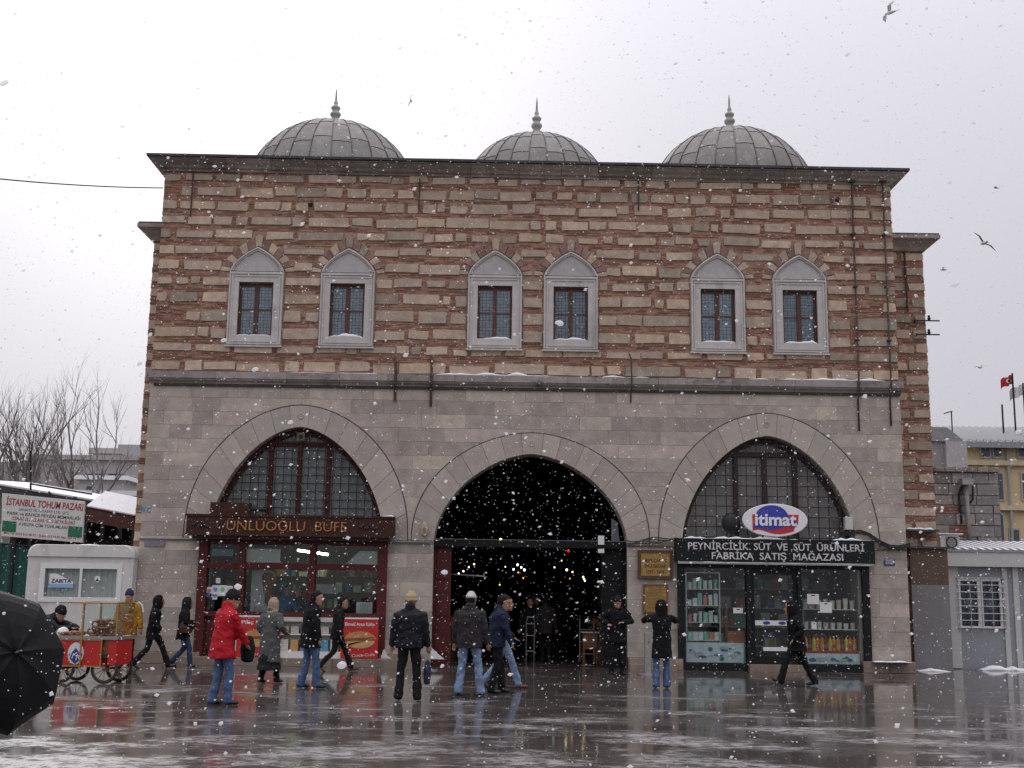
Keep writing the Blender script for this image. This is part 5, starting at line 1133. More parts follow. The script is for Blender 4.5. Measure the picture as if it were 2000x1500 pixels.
p = PT(1886, 942, Yr - .2); vp = thing('vent_pipe', 'grey boxed pipe with cowl on the stone wall end', 'pipe', (p.x, Yr - .2, 3.4)); B().tube([(p.x + .02, Yr - .2, zt), (p.x, Yr - .2, p.z - .1)], .07, 8).build('pipe', M('pipe_grey', (.25, .24, .23), .6), vp, True); B().box(p.x - .16, p.x + .16, Yr - .38, Yr - .06, p.z - .08, p.z + .1).build('cowl', M('pipe_grey2', (.33, .33, .32), .6), vp); B().tube([(p.x - .1, Yr - .2, p.z - .1), (p.x - .18, Yr - .1, p.z - .35), (p.x - .12, Yr - .05, p.z - 1.2)], .03, 6).build('brace', IRON, vp); B().tube([(p.x + .2, Yr - .2, p.z - .1), (p.x + .22, Yr - .1, p.z - .5), (p.x + .15, Yr - .02, p.z - .6)], .03, 6).build('brace', IRON, vp)
# grey gable house and yellow building
gh = house('grey plastered gable house behind the stone wall end', 1815, 1885, 862, 22, 8, (.27, .265, .27), [], None)
(a, z0), (c, _), (_, z1) = U(1815, 862, 21.9), U(1886, 862, 21.9), U(1850, 834, 21.9)
B().prism([(a, z0), (c, z0), (c - .6, z0 + .5), ((a + c) / 2, z1), (a, z1)], 21.9, 26, .02).build('gable', M('wall_1815_862', (.27, .265, .27), .85), gh); B().box(c - .9, c, 21.8, 22, 0, z0).build('buttress', M('pale_plaster', (.42, .41, .40), .8), gh)
ye = house('yellow building with grey metal roof and tall windows', 1880, 2300, 862, 30, 12, (.60, .47, .27), [(1916, 1932, 876, 892), (1940, 1955, 876, 892), (1988, 2003, 876, 892), (1944, 1959, 925, 975), (1995, 2010, 925, 975), (1946, 1960, 1004, 1055), (1972, 1990, 1035, 1060)])
(a, z0), (c, _) = U(1876, 862, 29.5), U(2300, 862, 29.5); _, z1 = U(1930, 834, 34)
rf = B().add([(a, 29.4, z0), (c, 29.4, z0), (c, 36, z1 + .2), (a, 36, z1 + .2), (a, 29.4, z0 - .3), (c, 29.4, z0 - .3)], [(0, 1, 2, 3), (0, 4, 5, 1)]).build('roof', M('tin_roof', (.25, .26, .28), .5, var=.15, metal=.2), ye)
for k in range(30): x = a + (c - a) * k / 30; B().add([(x, 29.41, z0 + .01), (x + .06, 29.41, z0 + .01), (x + .06, 35.9, z1 + .25), (x, 35.9, z1 + .25), (x + .03, 29.41, z0 + .12), (x + .03, 35.9, z1 + .34)], [(0, 4, 5, 3), (1, 2, 5, 4)]).build('roof_seam', M('tin_roof', (.2, .2, .2)), rf)
for v in (905, 992): _, z = U(1950, v, 30); B().box(a + .3, c, 29.75, 30, z - .12, z + .12).build('moulding', M('yellow_trim', (.55, .46, .32), .8), ye)
x, _ = U(1972, 1000, 30); B().tube([(x, 29.85, 0), (x, 29.85, z0)], .07, 8).build('downpipe', M('pipe_grey2', (.3, .3, .3)), ye)
def flag(u, vt, label, col, emblem, du, s=1):
    Y = 33; p = PT(u, vt, Y); zr = U(u, 836, Y)[1]; t = thing('flag', label, 'flag', (p.x, Y, zr - .3)); B().tube([(p.x, Y, zr - .3), (p.x, Y, p.z)], .05, 6).build('pole', IRON, t)
    vs = []; n = 12; w = du / FPX * (Y - CAM.y); h = w * .72
    for i in range(n + 1):
        x = p.x - s * w * i / n * .95; y = Y + .12 * math.sin(i * .8); dz = -.38 * w * (i / n) ** 1.3 + .05 * math.sin(i * .9)
        vs += [(x, y, p.z - .1 + dz), (x, y, p.z - .1 - h + dz)]
    B().add(vs, [(2 * i, 2 * i + 1, 2 * i + 3, 2 * i + 2) for i in range(n)]).build('cloth', M(label[:6] + 'cloth', col, .7, var=.08), t, True)
    if emblem:
        cx = p.x - s * w * .45; cz = p.z - .1 - h * .5 - .15 * w; r = h * .22; b = B()
        pts = [(cx + r * math.cos(a), cz + r * math.sin(a)) for a in [rad(40 + 280 * i / 16) for i in range(17)]] + [(cx + .05 + r * .78 * math.cos(a), cz + r * .78 * math.sin(a)) for a in [rad(320 - 280 * i / 16) for i in range(17)]]
        b.prism(pts, Y - .2, Y - .19); b.prism([(cx + r * 1.2 + r * (.38 if i % 2 else .16) * math.cos(rad(36 * i + 36)), cz + r * (.38 if i % 2 else .16) * math.sin(rad(36 * i + 36))) for i in range(10)], Y - .2, Y - .19); b.build('crescent_and_star', WHITE, t)
flag(1977, 729, 'red flag with white crescent and star on the yellow building', (.45, .015, .03), True, 26)
flag(1998, 748, 'white flag with grey emblem on the yellow building', (.62, .60, .62), False, 30)
x, z = U(1957, 790, 33); _, zr = U(1957, 836, 33); tag(B().tube([(x, 33, zr - .3), (x, 33, z)], .05, 6).build('bare_pole', IRON), 'bare pole on the roof of the yellow building', 'pole')
x, z = U(1858, 803, 24); _, zr = U(1858, 845, 24); b = B(); b.tube([(x, 24, zr - 1), (x, 24, z)], .03, 5); b.tube([(x - .35, 24, z - .12), (x + .05, 24, z)], .025, 5); tag(b.build('antenna', IRON), 'thin aerial mast on the grey gable house', 'antenna')
# heaps of snow along the right hand walls
for k, (u, w, h, Y) in enumerate(((1822, .8, .035, 1.05), (1955, 1.1, .075, 1.9), (1990, .7, .05, 1.9), (1740, .9, .02, -.2))):
    x = PT(u, 1310, Y).x; b = B(); snow_strip(b, x - w / 2, x + w / 2, Y - .25, Y + .12, 0 if k < 3 else .272, h * 1.6, 20 + k, 16); tag(b.build('snow_heap', SNOW, None, True), ['low snow heap at the foot of the sheet panel', 'large snow heap under the booth window', 'small snow heap beside the booth pilaster', 'thin snow on the plinth of the right pier'][k], 'snow')
# overhead wire on the left
pts = []
p0 = PT(318, 367, -.05); p1 = PT(-250, 318, -6)
for i in range(17): t_ = i / 16; q = p0.lerp(p1, t_); q.z -= .5 * t_ * (1 - t_); pts.append(q)
tag(B().tube(pts, .016, 5).build('overhead_wire', IRON), 'thin black wire running from the upper left corner of the hall', 'wire')
# gulls
GUL = M('gull_grey', (.30, .29, .30), .7, var=.2); GW_ = M('gull_white', (.6, .6, .6), .7)
gproto = None
for i, (u, v, px, roll, yaw, Y, dark) in enumerate(((1738, 25, 54, 62, 30, -6, 0), (803, 197, 28, 75, -20, 2, 0), (1945, 367, 22, 18, 60, 0, 1), (1921, 475, 52, -38, 10, -8, 0), (1842, 527, 26, 28, 50, -2, 1), (1914, 718, 26, 12, 20, 6, 0), (153, 717, 10, 25, 40, 5, 1))):
    span = px / FPX * (Y - CAM.y) * 1.25; p = PT(u, v, Y); k = span / 1.2
    lab = ['grey gull banking steeply above the hall', 'small pale gull tilted on edge between the domes', 'dark gull gliding beside the high cornice', 'white gull with bent wings beside the side wall', 'dark gull flapping close to the side cornice', 'faint gull gliding above the yellow building', 'tiny dark bird above the bare trees'][i]
    t = thing('gull', lab, 'bird', p, 0, 'gulls in the sky'); t.scale = (k, k, k); t.rotation_euler = (rad(10), rad(-roll), rad(yaw)); mt = IRON if dark == 2 else GUL
    B().tube([(0, .22, .0), (0, .18, .01), (0, .1, 0), (0, -.05, 0), (0, -.17, .0), (0, -.27, .0)], [.012, .035, .055, .065, .045, .02], 8).build('body', GW_ if not dark else GUL, t, True, True)
    for s in (-1, 1): B().add([(s * .03, .09, .02), (s * .03, -.07, .02), (s * .28, .13, .13), (s * .28, -.03, .12), (s * .6, -.06, .05), (s * .45, .09, .11), (s * .03, .01, .045), (s * .28, .05, .15)], [(0, 2, 7, 6), (6, 7, 3, 1), (2, 5, 7), (5, 4, 7), (4, 3, 7), (0, 1, 3, 2), (2, 3, 4, 5)]).build('wing', mt, t, False, True)
    B().add([(-.03, -.24, .0), (.03, -.24, .0), (.07, -.36, 0), (-.07, -.36, 0), (0, -.3, .012)], [(0, 1, 4), (1, 2, 4), (2, 3, 4), (3, 0, 4), (0, 3, 2, 1)]).build('tail', GW_ if not dark else GUL, t, False, True)
# ------------------------------------------------------------------ people
SKIN = M('skin', (.36, .19, .13), .55, var=.08); EYE = M('eye_dark', (.02, .015, .012), .3)
HAIR = M('dark_hair', (.008, .007, .006), .7, var=.4, scale=40, spec=.2)
def fab(name, col, rough=.85, var=.18, sc_=14, bump=.35): return M('cloth_' + name, col, rough, var=var, scale=sc_, bump=bump, bscale=60, spec=.2)
CLOUD = bpy.data.textures.new('folds', 'CLOUDS'); CLOUD.noise_scale = .10; CLOUD.noise_depth = 2
def rot_lean(lean, side=0.0): return Matrix.Rotation(-lean, 3, 'X') @ Matrix.Rotation(side, 3, 'Y')
def loft(b, secs, n=14, flat0=False):
    "sections (centre, side vector, forward vector, rx, ry), closed with rounded ends"
    def close(s, t, k):
        c, u, f, rx, ry = s; d = t
        return [(Vector(c) + d * min(rx, ry) * a * k, u, f, rx * q, ry * q) for a, q in ((.28, .86), (.45, .55), (.5, .15))]
    t0 = (Vector(secs[0][0]) - Vector(secs[1][0])).normalized(); t1 = (Vector(secs[-1][0]) - Vector(secs[-2][0])).normalized()
    if flat0:
        c, u, f, rx, ry = secs[0]; st = [(Vector(c) - t0 * .03, u, f, rx * .25, ry * .25), (Vector(c) - t0 * .03, u, f, rx * .8, ry * .8), (Vector(c), u, f, rx * .93, ry * .93)]
    allsec = (st if flat0 else close(secs[0], t0, 1.0)[::-1]) + list(secs) + close(secs[-1], t1, 1.0)
    vs = []
    for c, u, f, rx, ry in allsec:
        for j in range(n):
            a = 2 * math.pi * j / n; vs.append(Vector(c) + u * (rx * math.cos(a)) + f * (ry * math.sin(a)))
    k = len(allsec); fs = [(i * n + j, i * n + (j + 1) % n, (i + 1) * n + (j + 1) % n, (i + 1) * n + j) for i in range(k - 1) for j in range(n)]
    fs += [tuple(range(n - 1, -1, -1)), tuple(range((k - 1) * n, k * n))]
    b.add(vs, fs)
def limb(b, pts, rs, n=10, flat=1.0):
    pts = [Vector(p) for p in pts]; secs = []; prev = None
    for i, p in enumerate(pts):
        t = (pts[min(i + 1, len(pts) - 1)] - pts[max(i - 1, 0)]).normalized()
        a = prev - t * prev.dot(t) if prev is not None else (Vector((1, 0, 0)) - t * t.x)
        if a.length < 1e-3: a = t.orthogonal()
        a.normalize(); prev = a; secs.append((p, a, t.cross(a), rs[i], rs[i] * flat))
    loft(b, secs, n)
def ik(a, c, l1, l2, pole):
    a, c = Vector(a), Vector(c); d = c - a; L = min(d.length, (l1 + l2) * .998); dn = d.normalized(); c = a + dn * L
    x = (l1 * l1 - l2 * l2 + L * L) / (2 * L); h = math.sqrt(max(0, l1 * l1 - x * x)); p = Vector(pole); p = (p - dn * p.dot(dn)).normalized()
    return a + dn * x + p * h, c
def fuse(b, name, mat, parent, vox=.013, folds=0.0, smooth=3):
    ob = b.build(name, mat, parent, True, True)
    m = ob.modifiers.new('fuse', 'REMESH'); m.mode = 'VOXEL'; m.voxel_size = vox; m.use_smooth_shade = True
    s = ob.modifiers.new('soften', 'SMOOTH'); s.factor = .5; s.iterations = smooth
    if folds:
        d = ob.modifiers.new('folds', 'DISPLACE'); d.texture = CLOUD; d.strength = folds; d.mid_level = .5; d.texture_coords = 'GLOBAL'
    return ob
X_, Y_, Z_ = Vector((1, 0, 0)), Vector((0, 1, 0)), Vector((0, 0, 1))
def person(label, x, y, heading, H=1.74, lean=0.0, side=0.0, feet=((-.11, 0, 0, 0), (.11, 0, 0, 0)), hands=((-.29, .06, .80), (.29, .06, .80)), head=(0, 0, 0), top=None, hem=.80, hemw=1.0, bulk=1.0,
           legs=None, flare=1.0, shoes=None, hat=None, hatm=None, hair=HAIR, collar=True, skirt=None, bag=None, base=0.0, poles=(None, None), pelvis=None, cuffs=None, face=True):
    """local frame: x to the person's right, y forward, z up. feet: (x, y, lift of the ankle, pitch)"""
    k = H / 1.755
    ob0 = B(); R = rot_lean(lean, side)
    drop = max(abs(feet[0][1]), abs(feet[1][1])); pel = Vector(pelvis) if pelvis else Vector((0, (feet[0][1] + feet[1][1]) / 2, 0.968 - .30 * drop * drop))
    sp = lambda z: pel + R @ Vector((0, 0, z))
    u, f = R @ X_, R @ Y_
    sh = [sp(.435) + u * (-.178 * bulk ** .5), sp(.435) + u * (.178 * bulk ** .5)]
    neck = sp(.52) + f * .01; Rh = Matrix.Rotation(-head[0], 3, 'Z') @ Matrix.Rotation(-head[1], 3, 'X') @ Matrix.Rotation(head[2], 3, 'Y')
    hc = neck + R @ Vector((0, .02, .035)) + Rh @ Vector((0, .03, .085)); hu, hf, hz = Rh @ X_ * 1.1, Rh @ Y_ * 1.1, Rh @ Z_ * 1.1
    # --- body: head, neck, trunk, arms with hands, legs: one continuous surface
    b = B()
    hs = [(-.115, .040, .045, .040), (-.095, .056, .066, .028), (-.05, .068, .088, .006), (0, .074, .096, 0), (.045, .076, .098, -.004), (.085, .064, .084, -.008), (.112, .036, .048, -.008)]
    loft(b, [(hc + hz * z + hf * dy, hu, hf, rx, ry) for z, rx, ry, dy in hs], 16)
    limb(b, [hc + hf * .088 + hz * .015, hc + hf * .108 - hz * .018, hc + hf * .094 - hz * .034], [.010, .017, .013], 8)
    limb(b, [hc + hf * .070 - hz * .066 - hu * .02, hc + hf * .078 - hz * .066, hc + hf * .070 - hz * .066 + hu * .02], [.012, .014, .012], 8)
    for s in (-1, 1): limb(b, [hc + hu * (s * .072) - hz * .02, hc + hu * (s * .082) + hz * .02 - hf * .012], [.012, .018], 8, .5)
    limb(b, [neck - R @ Vector((0, 0, .06)), hc - hz * .07 - hf * .015], [.062, .056], 12)
    loft(b, [(sp(-.06), u, f, .14, .10), (sp(.1), u, f, .125, .09), (sp(.3), u, f, .15, .10), (sp(.46), u, f, .15, .075)], 14)
    elb, wri = [], []
    for i, s in enumerate((-1, 1)):
        e, w = ik(sh[i], hands[i], .285, .255, poles[i] or (s * .5, -1, -.25)); elb.append(e); wri.append(w)
        limb(b, [sh[i], (sh[i] + e) / 2, e, (e + w) / 2, w], [.05, .045, .038, .038, .027], 10)
        d = (w - e).normalized(); nrm = d.cross(Vector((s, 0, 0)) if abs(d.x) < .8 else Y_).normalized(); sd = nrm.cross(d).normalized() * s
        palm = w + d * .075; limb(b, [w, w + d * .04, palm], [.026, .036, .036], 10, .45)
        curl = nrm * (-.4)
        for q in range(4):
            o_ = palm + sd * (.027 - .018 * q); L = (.062, .07, .066, .05)[q]
            limb(b, [o_, o_ + (d + curl * .5).normalized() * L * .5, o_ + (d + curl * .5).normalized() * L * .5 + (d + curl * 1.8).normalized() * L * .5], [.0095, .009, .0075], 6)
        o_ = w + d * .03 + sd * .03; limb(b, [o_, o_ + (d + sd * .9).normalized() * .035, o_ + (d + sd * .9).normalized() * .035 + (d + sd * .2).normalized() * .03], [.012, .011, .009], 6)
    hip = [pel + R @ Vector((-.09, 0, -.03)), pel + R @ Vector((.09, 0, -.03))]; knee, ank = [], []
    for i, ft in enumerate(feet):
        kn, an = ik(hip[i], (ft[0], ft[1], .085 + ft[2]), .435, .425, (ft[0] * .3, 1, .1)); knee.append(kn); ank.append(an)
        limb(b, [hip[i], (hip[i] + kn) / 2, kn, (kn + an) / 2, an], [.08, .068, .05, .05, .034], 10)
    for p in range(len(b.v)): b.v[p] = tuple(Vector(b.v[p]) * k)
    body = fuse(b, 'person', SKIN, None, .0105, 0, 2)
    body.location = (x, y, base); body.rotation_euler = (0, 0, -rad(heading)); tag(body, label, 'person')
    def child(b, name, mat, vox=.014, folds=.0, sm=3):
        for p in range(len(b.v)): b.v[p] = tuple(Vector(b.v[p]) * k)
        return fuse(b, name, mat, body, vox, folds, sm)
    # --- shoes
    for i, ft in enumerate(feet):
        b = B(); a = ank[i]; c_, s_ = math.cos(ft[3]), math.sin(ft[3]); fd = Vector((.12 * (-1, 1)[i], c_, -s_)); dn = Vector((0, -s_, -c_))
        limb(b, [a - fd * .055 + dn * .048, a + fd * .02 + dn * .046, a + fd * .11 + dn * .055, a + fd * .17 + dn * .058], [.036, .043, .046, .032], 10, .8)
        limb(b, [a + dn * .02, a - dn * .06], [.046, .046], 10)
        zmin = min(v[2] for v in b.v) * k
        if not ft[2]: b.v = [(v[0], v[1], v[2] - zmin / k + .002) for v in b.v]
        child(b, 'shoe', shoes or M('black_shoe', (.014, .013, .013), .4), .012)
    # --- trousers
    if legs:
        b = B(); loft(b, [(sp(-.07), u, f, .145, .115), (sp(.03), u, f, .165, .118), (sp(.12), u, f, .15, .105)], 14)
        for i in range(2):
            kn, an, hp = knee[i], ank[i], hip[i]; q = an.lerp(kn, .08)
            limb(b, [hp + Z_ * .02, hp.lerp(kn, .5), kn, kn.lerp(an, .5), q.lerp(an, .6), an - (kn - an).normalized() * .028], [.096, .086, .069, .064 * flare ** .5, .062 * flare, .066 * flare], 12)
        child(b, 'trousers', legs, .014, .046)
    if skirt:
        b = B(); z1 = skirt[1] / 1.0; cy = (feet[0][1] + feet[1][1]) / 2
        loft(b, [(Vector((0, cy, z1)), X_, Y_, .24, .26), (Vector((0, pel.y * .5 + cy * .5, (z1 + pel.z) / 2)), X_, Y_, .21, .19), (sp(.05), u, f, .165, .13)], 18, True); child(b, 'skirt', skirt[0], .014, .04)
    # --- upper garment
    if top:
        b = B(); hz0 = hem - pel.z; sec = []
        if hem < .78:
            c0 = Vector((pel.x, pel.y, hem)); sec = [(c0, X_, Y_, .205 * hemw * bulk, .17 * hemw * bulk), (sp(-.02), u, f, .185 * bulk * hemw ** .5, .145 * bulk)]
        else: sec = [(sp(hz0), u, f, .19 * bulk * hemw, .145 * bulk * hemw), (sp(hz0 + .08), u, f, .19 * bulk, .142 * bulk)]
        sec += [(sp(.16), u, f, .178 * bulk, .132 * bulk), (sp(.30), u, f, .195 * bulk, .138 * bulk), (sp(.40), u, f, .20 * bulk, .125 * bulk), (sp(.455), u, f, .185 * bulk ** .5, .10), (sp(.495), u, f, .13, .09), (sp(.53), u, f, .085, .085)]
        loft(b, sec, 18, True)
        for i in range(2):
            e, w = elb[i], wri[i]; q = 1.0 + (bulk - 1) * .6
            limb(b, [sh[i] + R @ Vector((0, 0, -.01)), sh[i].lerp(e, .5), e, e.lerp(w, .5), w.lerp(e, .04)], [.071 * q, .074 * q, .064 * q, .060 * q, .054 * q], 12)
        if collar: loft(b, [(sp(.50) - f * .005, u, f, .098, .095), (sp(.54) - f * .005, u, f, .088, .09), (sp(.562) - f * .008, u, f, .086, .088)], 14)
        if hat == 'hood' or hat == 'scarf':
            g = .018 if hat == 'scarf' else .03
            m_ = B() if (hat == 'scarf' or hatm) else b
            loft(m_, [(neck - R @ Vector((0, 0, .05)) - f * .01, u, f, .12, .11), (hc - hz * .08 - hf * .035, hu, hf, .085 + g, .085 + g), (hc - hf * .035, hu, hf, .085 + g, .088 + g), (hc + hz * .06 - hf * .035, hu, hf, .08 + g, .085 + g), (hc + hz * .115 - hf * .03, hu, hf, .048 + g, .055 + g)], 16)
            if m_ is not b: child(m_, 'hood' if hat == 'hood' else 'headscarf', hatm or top, .012, .012)
        child(b, 'coat' if hem < .7 else 'jacket', top, .014, 0.05 if bulk > 1.1 else .042)
    # --- head cover or hair
    if hat in ('knit', 'cap', 'bucket', 'skull'):
        b = B(); lo = .02 if hat != 'skull' else .045; g = .012 if hat != 'skull' else .006
        loft(b, [(hc + hz * lo - hf * .006, hu, hf, .079 + g, .10 + g), (hc + hz * .07 - hf * .008, hu, hf, .077 + g, .097 + g), (hc + hz * (.12 if hat != 'knit' else .13) - hf * .01, hu, hf, .045 + g, .06 + g)], 16)
        if hat == 'cap': limb(b, [hc + hz * .035 + hf * .09 - hu * .045, hc + hz * .03 + hf * .145, hc + hz * .035 + hf * .09 + hu * .045], [.02, .02, .02], 8, .5)
        if hat == 'bucket': loft(b, [(hc + hz * .012, hu, hf, .105, .128), (hc + hz * .03, hu, hf, .094, .115)], 16)
        child(b, 'hat', hatm, .011)
    if hat is None or hat in ('cap', 'skull', 'long'):
        b = B(); dy = -.014
        loft(b, [(hc - hz * (.05 if hat != 'long' else .12) + hf * (dy - .035), hu, hf, .07, .062), (hc + hf * (dy - .02), hu, hf, .080, .086), (hc + hz * .06 + hf * (dy - .012), hu, hf, .082, .098), (hc + hz * .098 + hf * dy, hu, hf, .068, .092), (hc + hz * .122 + hf * dy, hu, hf, .034, .05)] if hat != 'skull' else [(hc - hz * .05 + hf * (dy - .035), hu, hf, .066, .058), (hc + hz * .03 + hf * (dy - .02), hu, hf, .079, .084)], 16)
        child(b, 'hair', hair, .011, .012)
    if face:
        for s in (-1, 1):
            b = B(); b.ball((hc + hf * .089 + hu * (s * .031) + hz * .018) * k, (.013 * k, .008 * k, .008 * k), 8, 5); b.build('eye', EYE, body, True, True)
            b = B(); b.tube([(hc + hf * .092 + hu * (s * .015) + hz * .036) * k, (hc + hf * .088 + hu * (s * .048) + hz * .036) * k], .005 * k, 5); b.build('eyebrow', HAIR, body, True, True)
        b = B(); b.tube([(hc + hf * .087 - hz * .064 - hu * .02) * k, (hc + hf * .092 - hz * .065) * k, (hc + hf * .087 - hz * .064 + hu * .02) * k], .004 * k, 5); b.build('mouth', M('lips', (.20, .07, .06), .5), body, True, True)
    if bag:
        kind, bm_, side_ = bag; b = B(); w = wri[side_] if kind == 'hand' else elb[side_]
        if kind == 'hand':
            c_ = w + Vector((0, .02, -.40)); loft(b, [(c_ - Z_ * .19, X_, Y_, .05, .15), (c_, X_, Y_, .065, .16), (c_ + Z_ * .15, X_, Y_, .03, .13)], 14); limb(b, [c_ + Z_ * .14 - Y_ * .07, w + Vector((0, .0, -.09)), c_ + Z_ * .14 + Y_ * .07], [.008] * 3, 6)
        elif kind == 'shoulder':
            s = (-1, 1)[side_]; c_ = pel + Vector((s * .24, .05, .04)); loft(b, [(c_ - Z_ * .12, X_, Y_, .06, .16), (c_, X_, Y_, .075, .18), (c_ + Z_ * .11, X_, Y_, .04, .15)], 14); limb(b, [c_ + Z_ * .1 - Y_ * .1, sh[side_] + Vector((0, -.04, .075)), sh[side_] + Vector((0, .05, .075)), c_ + Z_ * .1 + Y_ * .1], [.012] * 4, 6)
        elif kind == 'parcel':
            c_ = (wri[0] + wri[1]) / 2 + Vector((0, .12, -.12)); loft(b, [(c_ - Z_ * .18, X_, Y_, .13, .09), (c_, X_, Y_, .15, .11), (c_ + Z_ * .15, X_, Y_, .1, .08)], 14)
        bag_o = b
        for p in range(len(bag_o.v)): bag_o.v[p] = tuple(body.matrix_basis @ (Vector(bag_o.v[p]) * k))
        bo_ = fuse(bag_o, 'bag', bm_, None, .013, .015); tag(bo_, label_bag(label, kind), 'bag')
    return body
def label_bag(l, kind): return {'hand': 'dark blue carrier bag in the hand of the man with the beige hat', 'shoulder': 'brown shoulder bag of the woman in black jacket and jeans', 'parcel': 'black bag held by the man in the red jacket'}[kind]
BLACK = fab('black', (.007, .007, .008)); BLACK2 = fab('black2', (.010, .010, .011)); JEANS = fab('jeans', (.075, .12, .225), var=.45, sc_=7); JEANS2 = fab('light_jeans', (.19, .26, .38), var=.5, sc_=6); NAVY = fab('navy', (.016, .024, .05)); CHAR = fab('charcoal', (.032, .029, .029)); DKTR = fab('dark_trousers', (.011, .011, .012))
RED = fab('red', (.40, .008, .018), .6, .1); GREY = fab('grey_wool', (.085, .09, .088), var=.35, sc_=90); YEL = fab('ochre', (.40, .19, .02), .6, .12); BROWN = fab('brown_leather', (.07, .032, .022), .5); BSHOE = M('brown_shoe', (.10, .045, .025), .45)
stride = lambda a, bk=.0: ((-.09, a, .0, -.18), (.09, -a, .09, .75))
JEANS3 = fab('dark_jeans', (.035, .055, .11), var=.4, sc_=7)
# people, by what they wear
person('man in ochre jacket and knit cap standing in front of the kiosk', -8.95, -2.1, 165, 1.74, top=YEL, hem=.72, bulk=1.1, legs=DKTR, hat='knit', hatm=fab('cap_blue', (.035, .035, .085)), hands=((-.30, .08, .82), (.30, .08, .82)), head=(.2, 0, 0))
person('woman in black hooded coat striding past the kiosk corner', -8.38, -2.1, 82, 1.66, lean=.08, feet=((-.08, .40, 0, -.25), (.08, -.36, .06, .6)), top=BLACK, hem=.66, hemw=1.05, bulk=1.02, legs=BLACK2, flare=1.15, hat='hood', hatm=fab('hood_black', (.006, .006, .007)), hands=((-.27, -.12, .86), (.25, .22, .90)))
person('woman in black jacket and jeans carrying a brown shoulder bag', -7.75, -1.55, 72, 1.6, lean=.05, feet=((-.08, -.30, .08, .7), (.08, .12, 0, 0)), top=BLACK, hem=.68, bulk=1.05, legs=JEANS3, hat='hood', hatm=fab('scarf_black', (.014, .013, .014)), hands=((-.2, .2, 1.1), (.24, .16, .98)), bag=('shoulder', BROWN, 1))
person('man in bright red jacket and jeans walking across the wet paving', -4.78, -11.0, 48, 1.73, lean=.10, feet=((-.1, -.05, 0, 0), (.10, .10, 0, 0)), top=RED, hem=.70, hemw=1.02, bulk=1.15, legs=JEANS, flare=1.15, hat='knit', hatm=fab('knit_black', (.012, .012, .014)), hands=((-.12, .34, 1.02), (.16, .34, .92)), head=(.25, .15, 0), bag=('parcel', BLACK2, 0))
person('woman in long grey wool coat and headscarf with black skirt', -4.98, -6.3, 28, 1.62, lean=.07, feet=((-.09, -.05, 0, 0), (.10, .22, 0, 0)), top=GREY, hem=.42, hemw=1.12, bulk=1.1, skirt=(fab('skirt_black', (.016, .015, .016)), .26), legs=BLACK, hat='scarf', hatm=fab('headscarf_beige', (.34, .25, .17), var=.45, sc_=30), hands=((-.2, .16, .95), (.26, .28, 1.02)))
person('man in black jacket and jeans walking past the snack bar', -4.0, -7.4, 62, 1.76, lean=.05, feet=((-.1, -.10, 0, 0), (.1, .12, 0, 0)), top=BLACK, hem=.72, bulk=1.12, legs=JEANS, flare=1.25, hands=((-.28, -.02, .84), (.28, .08, .84)), head=(.35, .12, 0))
person('person in dark trousers and brown shoes half hidden behind the black jacket', -4.18, -2.3, 80, 1.68, lean=.08, feet=((-.08, .34, 0, -.2), (.08, -.36, .07, .7)), top=BLACK2, hem=.74, legs=DKTR, shoes=BSHOE)
person('man in black jacket and beige hat seen from behind', -2.0, -9.8, 4, 1.74, feet=((-.16, 0, 0, 0), (.15, .02, 0, 0)), top=fab('black_nylon', (.009, .010, .014), .6), hem=.84, bulk=1.2, legs=fab('black_trousers', (.012, .012, .012)), flare=1.25, hat='bucket', hatm=fab('beige_hat', (.38, .30, .18)), hands=((-.30, .06, .84), (.31, .08, .80)), bag=('hand', fab('bag_navy', (.02, .025, .045), .4), 1))
person('man in charcoal jacket, light jeans and white skullcap', -1.06, -8.6, 14, 1.76, feet=((-.17, -.02, 0, 0), (.20, .06, 0, 0)), top=CHAR, hem=.80, bulk=1.2, legs=JEANS2, flare=1.2, hat='skull', hatm=fab('white_cap', (.55, .52, .48)), hands=((-.29, .1, .86), (.30, .1, .86)))
person('dark haired man in navy jacket and black trousers in profile', -.56, -7.95, 72, 1.74, lean=.08, feet=((-.10, .10, 0, 0), (.12, -.16, 0, 0)), top=NAVY, hem=.80, bulk=1.12, legs=BLACK2, flare=1.15, hands=((-.26, .12, .86), (.26, .16, .88)), head=(.2, .25, 0))
person('person in dark jacket and blue jeans stepping out from behind the navy jacket', -.52, -6.7, 85, 1.74, lean=.06, feet=((-.09, -.30, .06, .6), (.09, .34, 0, -.1)), top=BLACK2, hem=.80, legs=JEANS2, shoes=BSHOE, hands=((-.26, .1, .88), (.26, .22, .95)))
person('man in black coat and cap standing beside the right door leaf', 2.1, -2.1, 178, 1.75, feet=((-.12, 0, 0, 0), (.13, 0, 0, 0)), top=BLACK, hem=.70, bulk=1.1, legs=BLACK2, hat='cap', hatm=fab('cap_black', (.014, .013, .014)), hands=((-.10, .26, 1.16), (.24, .26, 1.12)), poles=((-1, -.4, -.3), (1, -.4, -.3)))
person('woman in black hooded coat and jeans photographing the brass plaques', 2.58, -6.2, 0, 1.66, feet=((-.12, .0, 0, 0), (.10, .05, 0, 0)), top=BLACK, hem=.60, hemw=1.0, bulk=1.03, legs=JEANS, flare=1.25, hat='hood', hatm=fab('hood_black', (.006, .006, .007)), hands=((-.10, .28, 1.42), (.10, .28, 1.42)), poles=((-1, .2, -.35), (1, .2, -.35)), face=False)
